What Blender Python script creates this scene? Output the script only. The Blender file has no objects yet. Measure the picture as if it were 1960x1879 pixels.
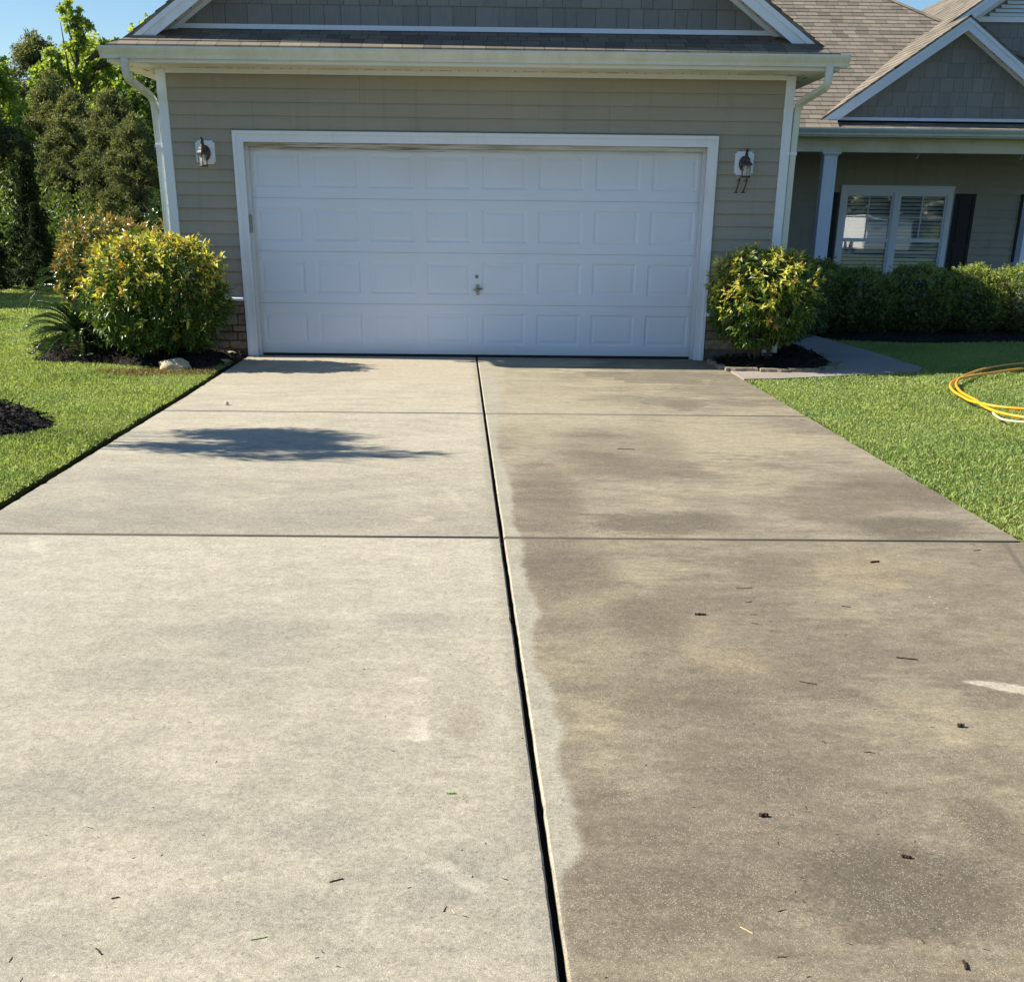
import bpy, bmesh, math, random
import numpy as np
from mathutils import Vector, Matrix, Quaternion

random.seed(7)
rng = np.random.default_rng(7)
R = math.radians
scene = bpy.context.scene
COL = scene.collection

# ------------------------------------------------------------------ camera
cam_d = bpy.data.cameras.new("camera")
cam = bpy.data.objects.new("camera", cam_d)
COL.objects.link(cam)
cam_d.sensor_fit = 'HORIZONTAL'
cam_d.sensor_width = 36.0
cam_d.lens = 2172.33 / 1960 * 36.0
cam_d.shift_y = (1306.0 - 939.5) / 1960
cam_d.clip_start = 0.05
cam_d.clip_end = 2000
_r = Vector((0.99991647, -0.00771832, 0.01036715))
_u = Vector((-0.00663383, 0.3819174, 0.92417265))
_f = Vector((0.01109246, 0.92416423, -0.3818343))
cam.matrix_world = Matrix(((_r.x, _u.x, -_f.x, 0.2833), (_r.y, _u.y, -_f.y, -13.1598),
                           (_r.z, _u.z, -_f.z, 1.5029), (0, 0, 0, 1)))
scene.camera = cam

# ------------------------------------------------------------------ light
SUN_EL = R(36.0)
K = 0.065                                    # light leans slightly toward the camera
to_sun = Vector((-1.0, K, math.tan(SUN_EL) * math.hypot(1, K))).normalized()
world = bpy.data.worlds.new("World")
scene.world = world
world.use_nodes = True
wn = world.node_tree
for n in list(wn.nodes): wn.nodes.remove(n)
w_out = wn.nodes.new("ShaderNodeOutputWorld")
w_bg = wn.nodes.new("ShaderNodeBackground")
w_sky = wn.nodes.new("ShaderNodeTexSky")
w_sky.sky_type = 'NISHITA'
w_sky.sun_disc = False
w_sky.sun_elevation = SUN_EL
w_sky.sun_rotation = math.atan2(to_sun.x, to_sun.y)
w_sky.air_density = 1.0
w_sky.dust_density = 0.3
w_sky.ozone_density = 2.5
w_bg.inputs['Strength'].default_value = 0.07
w_hs = wn.nodes.new("ShaderNodeHueSaturation"); w_hs.inputs['Saturation'].default_value = 1.2
wn.links.new(w_sky.outputs[0], w_hs.inputs['Color']); wn.links.new(w_hs.outputs[0], w_bg.inputs[0])
wn.links.new(w_bg.outputs[0], w_out.inputs[0])

sun_d = bpy.data.lights.new("sun", 'SUN')
sun_d.energy = 5.0
sun_d.angle = R(0.5)
sun_d.color = (1.0, 0.94, 0.80)
sun = bpy.data.objects.new("sun", sun_d)
COL.objects.link(sun)
sun.rotation_euler = to_sun.to_track_quat('Z', 'Y').to_euler()
sun.location = (-20, 0, 20)

scene.view_settings.view_transform = 'Standard'
scene.view_settings.look = 'None'
scene.view_settings.gamma = 1.0
scene.view_settings.exposure = 1.06
scene.render.engine = 'CYCLES'
scene.cycles.max_bounces = 8
scene.cycles.transparent_max_bounces = 8

# ------------------------------------------------------------------ node helper
class X:
    """small wrapper so math on sockets can be written as expressions"""
    def __init__(s, nt, sock): s.nt, s.s = nt, sock
    def _m(s, op, o=None, c=None, rev=False):
        n = s.nt.nodes.new("ShaderNodeMath"); n.operation = op
        a = [s, o] if not rev else [o, s]
        if c is not None: a.append(c)
        for i, v in enumerate(a):
            if v is None: continue
            if isinstance(v, X): s.nt.links.new(v.s, n.inputs[i])
            else: n.inputs[i].default_value = v
        return X(s.nt, n.outputs[0])
    def __add__(s, o): return s._m('ADD', o)
    __radd__ = __add__
    def __mul__(s, o): return s._m('MULTIPLY', o)
    __rmul__ = __mul__
    def __sub__(s, o): return s._m('SUBTRACT', o)
    def __rsub__(s, o): return s._m('SUBTRACT', o, rev=True)
    def __truediv__(s, o): return s._m('DIVIDE', o)
    def __gt__(s, o): return s._m('GREATER_THAN', o)
    def __lt__(s, o): return s._m('LESS_THAN', o)
    def abs(s): return s._m('ABSOLUTE')
    def floor(s): return s._m('FLOOR')
    def fract(s): return s._m('FRACT')
    def pow(s, o): return s._m('POWER', o)
    def sin(s): return s._m('SINE')
    def max(s, o): return s._m('MAXIMUM', o)
    def min(s, o): return s._m('MINIMUM', o)

class Mat:
    def __init__(s, name, rough=0.6, spec=0.4, metal=0.0):
        s.m = bpy.data.materials.new(name); s.m.use_nodes = True
        s.nt = s.m.node_tree
        s.b = s.nt.nodes['Principled BSDF']; s.out = s.nt.nodes['Material Output']
        s.b.inputs['Roughness'].default_value = rough
        s.b.inputs['Specular IOR Level'].default_value = spec
        s.b.inputs['Metallic'].default_value = metal
        tc = s.nt.nodes.new("ShaderNodeTexCoord")
        s.obj = tc.outputs['Object']; s.uv = tc.outputs['UV']
        g = s.nt.nodes.new("ShaderNodeNewGeometry")
        s.pos = g.outputs['Position']; s.nrm = g.outputs['Normal']; s.back = X(s.nt, g.outputs['Backfacing'])
    def sep(s, v):
        n = s.nt.nodes.new("ShaderNodeSeparateXYZ"); s.nt.links.new(v, n.inputs[0])
        return [X(s.nt, o) for o in n.outputs]
    def comb(s, *a):
        n = s.nt.nodes.new("ShaderNodeCombineXYZ")
        for i, v in enumerate(a):
            if isinstance(v, X): s.nt.links.new(v.s, n.inputs[i])
            else: n.inputs[i].default_value = v
        return n.outputs[0]
    def noise(s, scale, detail=4, rough=0.55, vec=None, stretch=None, dist=0.0):
        v = vec or s.pos
        if stretch:
            mp = s.nt.nodes.new("ShaderNodeMapping"); s.nt.links.new(v, mp.inputs[0])
            mp.inputs['Scale'].default_value = stretch; v = mp.outputs[0]
        n = s.nt.nodes.new("ShaderNodeTexNoise"); s.nt.links.new(v, n.inputs['Vector'])
        n.inputs['Scale'].default_value = scale; n.inputs['Detail'].default_value = detail
        n.inputs['Roughness'].default_value = rough; n.inputs['Distortion'].default_value = dist
        return X(s.nt, n.outputs[0])
    def voro(s, scale, vec=None, out='Distance', rnd=1.0):
        n = s.nt.nodes.new("ShaderNodeTexVoronoi"); s.nt.links.new(vec or s.pos, n.inputs['Vector'])
        n.inputs['Scale'].default_value = scale
        return X(s.nt, n.outputs[out])
    def white(s, vec):
        n = s.nt.nodes.new("ShaderNodeTexWhiteNoise"); n.noise_dimensions = '3D'
        s.nt.links.new(vec, n.inputs['Vector']); return X(s.nt, n.outputs['Value'])
    def attr(s, name):
        n = s.nt.nodes.new("ShaderNodeAttribute"); n.attribute_name = name
        return X(s.nt, n.outputs['Fac'])
    def step(s, x, a, b, lo=0.0, hi=1.0):
        n = s.nt.nodes.new("ShaderNodeMapRange"); n.interpolation_type = 'SMOOTHSTEP'
        s.nt.links.new(x.s, n.inputs[0])
        for i, v in ((1, a), (2, b), (3, lo), (4, hi)): n.inputs[i].default_value = v
        return X(s.nt, n.outputs[0])
    def mix(s, f, a, b, mode='MIX'):
        n = s.nt.nodes.new("ShaderNodeMix"); n.data_type = 'RGBA'; n.blend_type = mode
        n.clamp_factor = True
        if isinstance(f, X): s.nt.links.new(f.s, n.inputs[0])
        else: n.inputs[0].default_value = f
        for i, v in ((6, a), (7, b)):
            if isinstance(v, tuple): n.inputs[i].default_value = (*v, 1) if len(v) == 3 else v
            else: s.nt.links.new(v.s, n.inputs[i])
        return X(s.nt, n.outputs[2])
    def color(s, c):
        if isinstance(c, tuple): s.b.inputs['Base Color'].default_value = (*c, 1)
        else: s.nt.links.new(c.s, s.b.inputs['Base Color'])
        s.c = c
        return s
    def scale_c(s, c, f):
        v = s.comb(f, f, f)
        return s.mix(1.0, c, X(s.nt, v), 'MULTIPLY')
    def rough(s, x): s.nt.links.new(x.s, s.b.inputs['Roughness']); return s
    def bump(s, h, dist=0.01, strength=1.0):
        n = s.nt.nodes.new("ShaderNodeBump"); n.inputs['Distance'].default_value = dist
        n.inputs['Strength'].default_value = strength
        s.nt.links.new(h.s, n.inputs['Height']); s.nt.links.new(n.outputs[0], s.b.inputs['Normal'])
        return s
    def leafy(s, c, amount=0.35, tint=(1, 1, 1)):
        """thin leaf: part of the light passes through"""
        s.color(c)
        t = s.nt.nodes.new("ShaderNodeBsdfTranslucent")
        cc = s.mix(1.0, c, tint, 'MULTIPLY') if tint != (1, 1, 1) else c
        s.nt.links.new(cc.s, t.inputs[0])
        m = s.nt.nodes.new("ShaderNodeMixShader"); m.inputs[0].default_value = amount
        s.nt.links.new(s.b.outputs[0], m.inputs[1]); s.nt.links.new(t.outputs[0], m.inputs[2])
        s.nt.links.new(m.outputs[0], s.out.inputs[0])
        return s

# ------------------------------------------------------------------ materials
MT = {}
def simple(name, c, rough=0.6, spec=0.4, var=0.12, scale=3.0, metal=0.0, bump=0.0, bscale=60):
    a = Mat(name, rough, spec, metal)
    n = a.noise(scale, 5)
    f = a.step(n, 0.3, 0.7, 1 - var, 1 + var * 0.6)
    a.color(a.scale_c(a.mix(0.0, c, c), f))
    if bump: a.bump(a.noise(bscale, 4), bump)
    MT[name] = a.m
    return a
simple('metal_bronze', (0.045, 0.032, 0.028), 0.45, 0.5, 0.3, 30)
simple('metal_black', (0.012, 0.012, 0.014), 0.45, 0.5, 0.2, 30)
simple('shutter_black', (0.012, 0.012, 0.014), 0.5, 0.35, 0.2, 6)
simple('bark', (0.12, 0.09, 0.065), 0.9, 0.1, 0.4, 14, bump=0.02, bscale=30)
simple('bark_dark', (0.05, 0.04, 0.03), 0.9, 0.1, 0.4, 14)
simple('foundation', (0.16, 0.14, 0.12), 0.9, 0.2, 0.2, 9, bump=0.004)
simple('soil', (0.05, 0.032, 0.02), 0.95, 0.1, 0.4, 20, bump=0.03, bscale=40)
simple('metal_gray', (0.30, 0.29, 0.27), 0.4, 0.5, 0.25, 40, metal=0.7)
simple('rubber', (0.015, 0.015, 0.018), 0.6, 0.3, 0.2, 20)
simple('orange_hose', (0.85, 0.36, 0.02), 0.38, 0.5, 0.12, 25)
simple('cream_hose', (0.75, 0.62, 0.36), 0.4, 0.5, 0.1, 25)
simple('blind', (0.85, 0.85, 0.85), 0.6, 0.3, 0.05, 3)
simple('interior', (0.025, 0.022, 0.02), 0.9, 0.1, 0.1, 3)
simple('asphalt', (0.05, 0.05, 0.05), 0.9, 0.2, 0.2, 3)
simple('bulb', (0.8, 0.78, 0.7), 0.3, 0.5, 0.05, 3)
simple('pale_siding', (0.85, 0.85, 0.85), 0.6, 0.3, 0.05, 1)

# white trim with faint grime
a = Mat('white_trim', 0.42, 0.45)
n = a.noise(2.2, 6, 0.6); n2 = a.noise(1.0, 5, 0.6, stretch=(30, 30, 1.5))
f = a.step(n, 0.42, 0.75, 0, 0.5) * a.step(n2, 0.35, 0.7)
a.color(a.mix(f, (0.72, 0.775, 0.86), (0.57, 0.58, 0.53)))
MT['white_trim'] = a.m
# rake / soffit / gutter whites: algae tinted
a = Mat('gutter_white', 0.4, 0.45)
n = a.noise(1.3, 6, 0.6, stretch=(4, 4, 1)); n2 = a.noise(26, 4)
f = a.step(n, 0.3, 0.7, 0.15, 0.9) * a.step(n2, 0.2, 0.8, 0.6, 1)
a.color(a.mix(f, (0.70, 0.74, 0.72), (0.54, 0.57, 0.47)))
MT['gutter_white'] = a.m
a = Mat('soffit', 0.6, 0.25)
x, y, z = a.sep(a.pos)
hole = a.step((( x * (1 / 0.062)).fract() - 0.5).abs(), 0.12, 0.2, 1, 0)
n = a.noise(2.5, 5)
a.color(a.mix(a.step(n, 0.35, 0.75, 0, 0.7), (0.76, 0.74, 0.64), (0.58, 0.54, 0.36)))
MT['soffit'] = a.m
# siding
def siding(name, c, c2):
    a = Mat(name, 0.55, 0.3)
    n = a.noise(0.8, 5, 0.6, stretch=(1, 1, 3)); n2 = a.noise(55, 3, 0.6, stretch=(1, 1, 5))
    col = a.mix(a.step(n, 0.3, 0.7), c, c2)
    a.color(a.scale_c(col, a.step(n2, 0.2, 0.8, 0.93, 1.06)))
    x_, y_, z_ = a.sep(a.pos); rw = (z_ * (1 / 0.254)).floor()
    sm = (x_ * 0.27 + a.white(a.comb(rw, 2.0, 0.0))).fract()
    col = a.mix((sm < 0.0011) * 0.6, col, (0.08, 0.08, 0.07))
    streak_ = a.noise(1.0, 4, 0.6, stretch=(9, 9, 0.7))
    col = a.mix(a.step(streak_, 0.52, 0.75, 0, 0.28), col, (0.20, 0.19, 0.145))
    a.color(a.scale_c(col, a.step(n2, 0.2, 0.8, 0.93, 1.06)))
    a.bump(n2 + n * 3, 0.0015)
    MT[name] = a.m
siding('siding', (0.355, 0.328, 0.27), (0.315, 0.298, 0.25))
a = Mat('shake', 0.65, 0.25)
r = a.attr('rnd'); n = a.noise(3, 4)
g = a.noise(1.0, 4, 0.6, stretch=(120, 120, 4))
c = a.mix(r, (0.20, 0.195, 0.185), (0.245, 0.24, 0.225))
c = a.scale_c(c, a.step(g, 0.25, 0.75, 0.9, 1.07))
a.color(c); a.bump(g, 0.002); MT['shake'] = a.m
# garage door paint with mildew under the head
a = Mat('door_paint', 0.4, 0.4)
x, y, z = a.sep(a.pos)
n = a.noise(1.1, 6, 0.6); n2 = a.noise(2.0, 5, 0.65, stretch=(1.0, 1, 26))
gr = a.step(n, 0.4, 0.75, 0, 0.22)
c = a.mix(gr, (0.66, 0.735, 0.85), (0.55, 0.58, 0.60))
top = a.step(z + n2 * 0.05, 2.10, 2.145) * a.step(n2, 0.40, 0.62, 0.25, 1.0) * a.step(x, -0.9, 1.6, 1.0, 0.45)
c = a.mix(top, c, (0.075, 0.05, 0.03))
haze_m = a.step(z + n * 0.3, 1.85, 2.3, 0, 0.35)
c = a.mix(haze_m, c, (0.55, 0.49, 0.36))
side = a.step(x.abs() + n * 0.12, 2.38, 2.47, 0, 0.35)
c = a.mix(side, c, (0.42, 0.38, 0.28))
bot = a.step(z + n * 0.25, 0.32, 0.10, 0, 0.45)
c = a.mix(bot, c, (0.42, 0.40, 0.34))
spk = (a.voro(9) < 0.03) * (z < 0.5)
c = a.mix(spk * 0.6, c, (0.1, 0.09, 0.07))
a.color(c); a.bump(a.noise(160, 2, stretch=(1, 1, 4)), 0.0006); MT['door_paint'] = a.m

# roof shingles: u runs along the eave, v up the slope
def shingle(name, c1, c2, c3):
    a = Mat(name, 0.92, 0.15)
    u, v, _ = a.sep(a.uv)
    row = (v * (1 / 0.14) + 0.001).floor()
    off = a.white(a.comb(row, 3.0, 0.0)) * 5.0
    wob = a.noise(1.7, 2, vec=a.comb(u, row * 3.7, 0.0)) * 0.9
    cu = (u * (1 / 0.2) + off + wob)
    cell = cu.floor()
    r1 = a.white(a.comb(cell, row, 0.0)); r2 = a.white(a.comb(cell, row, 7.0))
    c = a.mix(r1, c1, c2)
    c = a.mix(a.step(r2, 0.55, 1.0, 0, 0.85), c, c3)
    gn = a.noise(190, 2)
    c = a.scale_c(c, a.step(gn, 0.25, 0.75, 0.72, 1.25))
    big = a.noise(0.5, 3); c = a.scale_c(c, a.step(big, 0.3, 0.7, 0.88, 1.08))
    seam = (cu.fract() < 0.035)
    c = a.mix(seam * 0.75, c, (0.03, 0.025, 0.02))
    a.color(c); a.bump(gn * 0.4 + r1 * 0.8, 0.004); MT[name] = a.m
shingle('shingle', (0.245, 0.21, 0.17), (0.175, 0.152, 0.125), (0.125, 0.11, 0.092))

# ledge stone
a = Mat('stone', 0.9, 0.2)
r = a.attr('rnd'); n = a.noise(14, 6, 0.65)
c = a.mix(r, (0.20, 0.155, 0.115), (0.29, 0.235, 0.18))
c = a.scale_c(c, a.step(n, 0.25, 0.8, 0.6, 1.2)); a.color(c); a.bump(n, 0.02); MT['stone'] = a.m
a = Mat('limestone', 0.9, 0.2)
n = a.noise(18, 6, 0.7); n2 = a.noise(5, 3)
c = a.mix(a.step(n, 0.35, 0.7), (0.46, 0.37, 0.23), (0.74, 0.64, 0.45))
a.color(a.mix(a.step(n2, 0.6, 0.75), c, (0.34, 0.22, 0.12))); a.bump(n, 0.02); MT['limestone'] = a.m

simple('edging', (0.26, 0.215, 0.16), 0.9, 0.2, 0.35, 14, bump=0.01, bscale=40)
# concrete of the driveway
def jx(a, y): return y * -0.0375 + 0.006
a = Mat('driveway_concrete', 0.85, 0.25)
x, y, z = a.sep(a.pos)
big = a.noise(0.8, 5, 0.6, stretch=(1, 1.6, 1), dist=0.4)
mid = a.noise(2.6, 6, 0.65, stretch=(1, 1.5, 1))
fine = a.noise(70, 3, 0.7); grit = a.noise(320, 2, 0.7)
sx = x - jx(a, y)                                  # signed distance from the middle joint
wav = a.noise(1.9, 3, 0.5, vec=a.comb(0.0, y, 0.0))
wav2 = a.noise(7.0, 3, 0.5, vec=a.comb(5.0, y, 0.0))
def curve(x_, pts, lo, hi):
    n = a.nt.nodes.new("ShaderNodeFloatCurve"); cv = n.mapping.curves[0]
    for i_, (px_, py_) in enumerate(pts):
        q_ = ((px_ - lo) / (hi - lo), py_ * 4)
        if i_ < 2: cv.points[i_].location = q_
        else: cv.points.new(*q_)
    n.mapping.update(); t_ = (x_ - lo) * (1 / (hi - lo)); a.nt.links.new(t_.s, n.inputs['Value'])
    return X(a.nt, n.outputs[0]) * 0.25
band = curve(y, [(-12.0, 0.0), (-0.0, 0.10), (-10.85, 0.005), (-10.72, 0.045), (-10.6, 0.082), (-10.4, 0.086), (-10.15, 0.062), (-9.9, 0.092), (-9.6, 0.085),
    (-9.35, 0.05), (-9.0, 0.055), (-8.7, 0.10), (-8.45, 0.075), (-8.1, 0.07), (-7.65, 0.09), (-7.3, 0.06), (-6.6, 0.085), (-6.0, 0.075), (-5.2, 0.05), (-4.4, 0.08), (-3.9, 0.1), (-3.0, 0.14)], -12.0, 0.0) + a.step(wav2, 0.3, 0.7, -0.010, 0.014)
right = a.step(sx, 0.0, 0.004)
dirty = a.step(sx - band, -0.012, 0.028).max(a.step(a.noise(6.0, 5, 0.7), 0.52, 0.66, 0, 0.45))
near = a.step(y, -8.2, -3.9, 1.0, 0.55)
first = (y > -3.81)
# clean left half
lc = a.mix(a.step(big, 0.34, 0.68), (0.385, 0.36, 0.29), (0.30, 0.283, 0.235))
lc = a.mix(a.step(mid, 0.50, 0.64, 0, 0.5), lc, (0.275, 0.262, 0.225))
lc = a.mix(a.step(mid, 0.36, 0.48, 0.5, 0), lc, (0.42, 0.395, 0.32))
bluish = a.step(a.noise(0.6, 3), 0.42, 0.62) * a.step(x, -2.6, -1.0, 0.75, 0.0) * a.step(y, -8.0, -5.4, 1, 0.0)
lc = a.mix(bluish, lc, (0.33, 0.32, 0.30))
row3 = a.step(y, -7.63, -7.60, 1.0, 0.0) * a.step(y, -9.6, -7.9, 0.0, 1.0)
lc = a.mix(row3 * 0.45, lc, (0.46, 0.435, 0.36))
lc = a.mix((y > -5.6) * a.step(mid, 0.3, 0.7, 0.6, 0.25), lc, (0.47, 0.44, 0.355))
endrow = a.step(y, -7.6, -6.6, 1.0, 0.0) * (y > -7.62)
lc = a.mix(endrow * a.step(mid, 0.3, 0.7, 0.3, 0.75), lc, (0.27, 0.245, 0.205))
edge = a.step(y + a.noise(0.9, 3, vec=a.comb(x, 0.0, 4.0)) * 0.35, -1.82, -1.79)
lc = a.mix(edge * (y > -3.8) * 0.55, lc, (0.40, 0.35, 0.28))
# dirty right half
rc = a.mix(a.step(big, 0.33, 0.66), (0.275, 0.24, 0.178), (0.185, 0.16, 0.125))
rc = a.mix(a.step(mid, 0.45, 0.62, 0, 0.7), rc, (0.165, 0.138, 0.108))
rc = a.mix(a.step(a.noise(1.3, 4), 0.55, 0.75, 0, 0.5), rc, (0.36, 0.29, 0.19))
lightr = a.mix(a.step(mid, 0.3, 0.7), (0.40, 0.365, 0.29), (0.33, 0.30, 0.235))
row1 = a.step(y, -4.9, -4.1) * a.step(x + a.noise(1.1, 3) * 1.2, 1.3, 3.4, 0.85, 0.15)
row2 = (y > -7.62) * a.step(big, 0.45, 0.6, 0.38, 0.0)
rc = a.mix(row1.max(row2), rc, lightr)
streak = a.step(a.noise(1.0, 4, 0.6, stretch=(0.5, 5, 1)), 0.52, 0.66) * a.step(y, -7.6, -6.8, 1, 0.25) * (y > -7.62)
rc = a.mix(streak * 0.6, rc, (0.13, 0.108, 0.085))
# wet fans near the door (right half of the first slab)
wn_ = a.noise(1.25, 2, 0.45, stretch=(0.8, 2.6, 1), dist=0.9)
wet = a.step(wn_, 0.50, 0.512) * a.step(y, -3.5, -3.1) * a.step(x, 0.7, 1.0)
rc = a.mix(wet * 0.75, rc, (0.165, 0.145, 0.11))
wet2 = a.step(wn_, 0.445, 0.455) * (y > -2.8) * a.step(x, 0.3, 0.34)
rc = a.mix(wet2 * 0.4, rc, (0.22, 0.195, 0.15))
def patch(cx, cy, rx, ry):
    px = (x - cx + (mid - 0.5) * 0.9 * rx) * (1 / rx); py = (y - cy + (warp - 0.5) * 1.6 * ry) * (1 / ry)
    d = px * px + py * py + (big - 0.5) * 1.2 + (mid2 - 0.5) * 3.4 + (fine - 0.5) * 1.2
    return a.step(d, 0.2, 1.5, 1, 0)
warp = a.noise(3.1, 4, 0.6, vec=a.comb(x + 7.3, y * 1.3, 2.0)); mid2 = a.noise(9.0, 5, 0.7, stretch=(0.7, 1.6, 1))
DARK_R = ((.58, -8.13, .24, .42, .5), (.88, -8.83, .19, .29, .5), (1.27, -10.79, .30, .22, .85), (.70, -10.86, .26, .17, .5), (.90, -9.54, .36, .30, .35), (.54, -6.73, .22, .90, .6),
    (1.14, -7.30, .42, .29, .8), (2.44, -7.33, .39, .25, .8), (2.71, -6.40, .54, .50, .55), (1.07, -5.21, .46, .77, .4), (1.53, -8.09, .22, .21, .35), (1.06, -10.21, .21, .14, .4),
    (1.60, -10.52, .09, .17, .6), (1.84, -3.26, .17, .29, .7), (1.27, -3.0, .35, .3, .3))
LIGHT_R = ((.60, -4.55, .31, .56, .55), (1.79, -4.78, .79, .84, .7), (1.81, -5.84, .24, .41, .45), (.94, -8.11, .24, .21, .45), (1.68, -8.68, .22, .24, .3), (.67, -10.18, .14, .16, .3),
    (1.68, -9.64, .19, .27, .4), (.61, -9.78, .08, .14, .35), (1.16, -2.58, .98, 1.14, .5))
DARK_L = ((-1.57, -7.25, .37, .33, .6), (-.74, -7.22, .46, .33, .5), (-2.15, -7.25, .2, .3, .7), (-.67, -9.02, .27, .17, .5), (-.98, -9.48, .29, .17, .5), (-.04, -8.89, .21, .12, .35),
    (-.23, -9.96, .15, .15, .4), (.16, -9.65, .11, .35, .35), (-.91, -10.34, .19, .25, .45), (-.16, -10.57, .18, .10, .5), (.18, -10.79, .11, .11, .4), (-.26, -10.93, .24, .10, .4),
    (-.71, -11.02, .11, .13, .35), (-1.89, -6.38, .2, .29, .35))
for (cx_, cy_, rx, ry, amt) in LIGHT_R: rc = a.mix(patch(cx_, cy_, rx, ry) * amt, rc, (0.335, 0.295, 0.22))
for (cx_, cy_, rx, ry, amt) in DARK_R: rc = a.mix(patch(cx_, cy_, rx, ry) * amt, rc, (0.115, 0.098, 0.075))
for (cx_, cy_, rx, ry, amt) in DARK_L: lc = a.mix(patch(cx_, cy_, rx, ry) * amt, lc, (0.25, 0.24, 0.205))
def sharp(cx, cy, rx, ry):
    px = (x - cx + (warp - 0.5) * 1.8 * rx) * (1 / rx); py = (y - cy + (big - 0.5) * 2.4 * ry) * (1 / ry)
    return px * px + py * py + (mid - 0.5) * 0.8
for (cx_, cy_, rx, ry, amt) in ((1.95, -1.45, .8, .42, .75), (2.25, -2.3, .55, .22, .5), (1.80, -3.15, .30, .30, .6), (1.35, -1.25, .35, .14, .5), (2.3, -3.0, .3, .12, .35)):
    d_ = sharp(cx_, cy_, rx, ry)
    rc = a.mix(a.step(d_, 0.94, 1.0, 1, 0) * amt * (y > -3.8), rc, (0.17, 0.15, 0.115))
    rc = a.mix(a.step((d_ - 1.06).abs(), 0.02, 0.07, 0.35, 0) * (y > -3.8), rc, (0.44, 0.40, 0.32))
rc = a.scale_c(rc, a.step(mid2, 0.25, 0.75, 1.12, 0.84)); lc = a.scale_c(lc, a.step(mid2, 0.25, 0.75, 1.07, 0.92))
# faint overlapping arcs left by the washer wand
arc = None
for (ax_, ay_, fq) in ((-3.4, -9.2, 26.0), (1.6, -12.5, 22.0), (-1.0, -5.0, 24.0)):
    dx_ = x - ax_; dy_ = y - ay_
    w_ = ((dx_ * dx_ + dy_ * dy_).pow(0.5) * fq + mid * 7).sin()
    arc = w_ if arc is None else arc + w_
lc = a.scale_c(lc, a.step(arc * a.step(big, 0.35, 0.6), -2.0, 2.0, 0.955, 1.035))
tyre = a.step((x - 1.45 + (warp - 0.5) * 0.25).abs(), 0.06, 0.22, 1, 0) * a.step(mid2, 0.3, 0.7, 0.2, 1.0)
rc = a.mix(tyre * 0.28, rc, (0.13, 0.112, 0.088))
bandc = a.mix(a.step(mid, 0.35, 0.7), (0.36, 0.34, 0.285), (0.29, 0.275, 0.235))
rc2 = a.mix(dirty, bandc, rc)
c = a.mix(right, lc, rc2)
tint_r = a.mix(1.0, rc2, (1.0, 0.96, 0.88), 'MULTIPLY'); tint_l = a.mix(1.0, lc, (1.02, 0.97, 0.92), 'MULTIPLY')
c = a.mix(right, tint_l, tint_r)
# damp fringe each side of the joint
fr = a.step(sx.abs() + (wav2 - 0.5) * 0.06, 0.03, 0.075, 0.45, 0.0) * (sx < 0.0)
c = a.mix(fr, c, (0.25, 0.225, 0.18))
# a few scuffs where the washer passed
def blob(cx, cy, rx, ry, rot=0.0, soft=0.5):
    dx = x - cx; dy = y - cy
    cs, sn = math.cos(rot), math.sin(rot)
    u_ = (dx * cs + dy * sn) * (1 / rx); v_ = (dy * cs - dx * sn) * (1 / ry)
    d = (u_ * u_ + v_ * v_) + (mid - 0.5) * 1.2 + (mid2 - 0.5) * 5.0 + (fine - 0.5) * 1.6
    return a.step(d, 1 - soft, 1 + soft, 1, 0)
for (bx_, by_, rx, ry, rot, amt) in ((0.04, -9.93, 0.038, 0.085, 0.0, 0.85), (0.0, -9.5, 0.04, 0.03, 0.3, 0.6),
                                    (-1.93, -7.85, 0.035, 0.22, 0.5, 0.6), (2.07, -9.55, 0.16, 0.04, -0.5, 0.75),
                                    (0.02, -6.75, 0.03, 0.3, 0.25, 0.25), (0.14, -10.72, 0.03, 0.16, 0.8, 0.35),
                                    (-0.12, -7.25, 0.06, 0.08, 0.0, 0.4)):
    c = a.mix(blob(bx_, by_, rx, ry, rot) * amt, c, (0.50, 0.45, 0.35))
c = a.mix(blob(0.17, -9.85, 0.05, 0.13, 0, 0.9) * 0.35, c, (0.25, 0.20, 0.13))
# curved crack at the right edge
cl = a.step((x - 2.81 + (y + 7.66) * -0.22).abs(), 0.008, 0.02, 1, 0) * (y < -7.66) * (y > -8.3)
c = a.mix(cl * 0.7, c, (0.12, 0.10, 0.08))
# grain: dark pores, pale aggregate
grain = a.noise(24, 7, 0.8); pit = a.noise(150, 3, 0.8)
c = a.scale_c(c, a.step(grain, 0.36, 0.64, 0.86, 1.13))
c = a.scale_c(c, a.step(fine, 0.25, 0.78, 0.80, 1.17))
c = a.mix(a.step(pit, 0.62, 0.72, 0, 0.45), c, (0.11, 0.095, 0.07))
c = a.mix(a.step(pit, 0.38, 0.28, 0, 0.4), c, (0.62, 0.57, 0.46))
c = a.scale_c(c, a.step(grit, 0.28, 0.72, 0.64, 1.36))
v1 = a.voro(120); v1c = a.voro(120, out='Color')
dens = a.noise(5.0, 5, 0.7)
c = a.mix(a.step(v1, 0.10, 0.30, 1, 0) * (v1c + (dens - 0.5) * 2.2 > 0.80) * 0.30, c, (0.62, 0.57, 0.47))
v4 = a.voro(190); v4c = a.voro(190, out='Color')
c = a.mix(a.step(v4, 0.15, 0.4, 1, 0) * (v4c + (dens - 0.5) * 2.2 > 0.62) * 0.38, c, (0.70, 0.64, 0.52))
v2 = a.voro(60); v2c = a.voro(60, out='Color')
c = a.mix(a.step(v2, 0.12, 0.34, 1, 0) * (v2c + (dens - 0.5) * -1.4 > 0.62) * 0.45, c, (0.10, 0.085, 0.065))
jd = ((y + 3.81).abs()).min((y + 7.62).abs())
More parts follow.
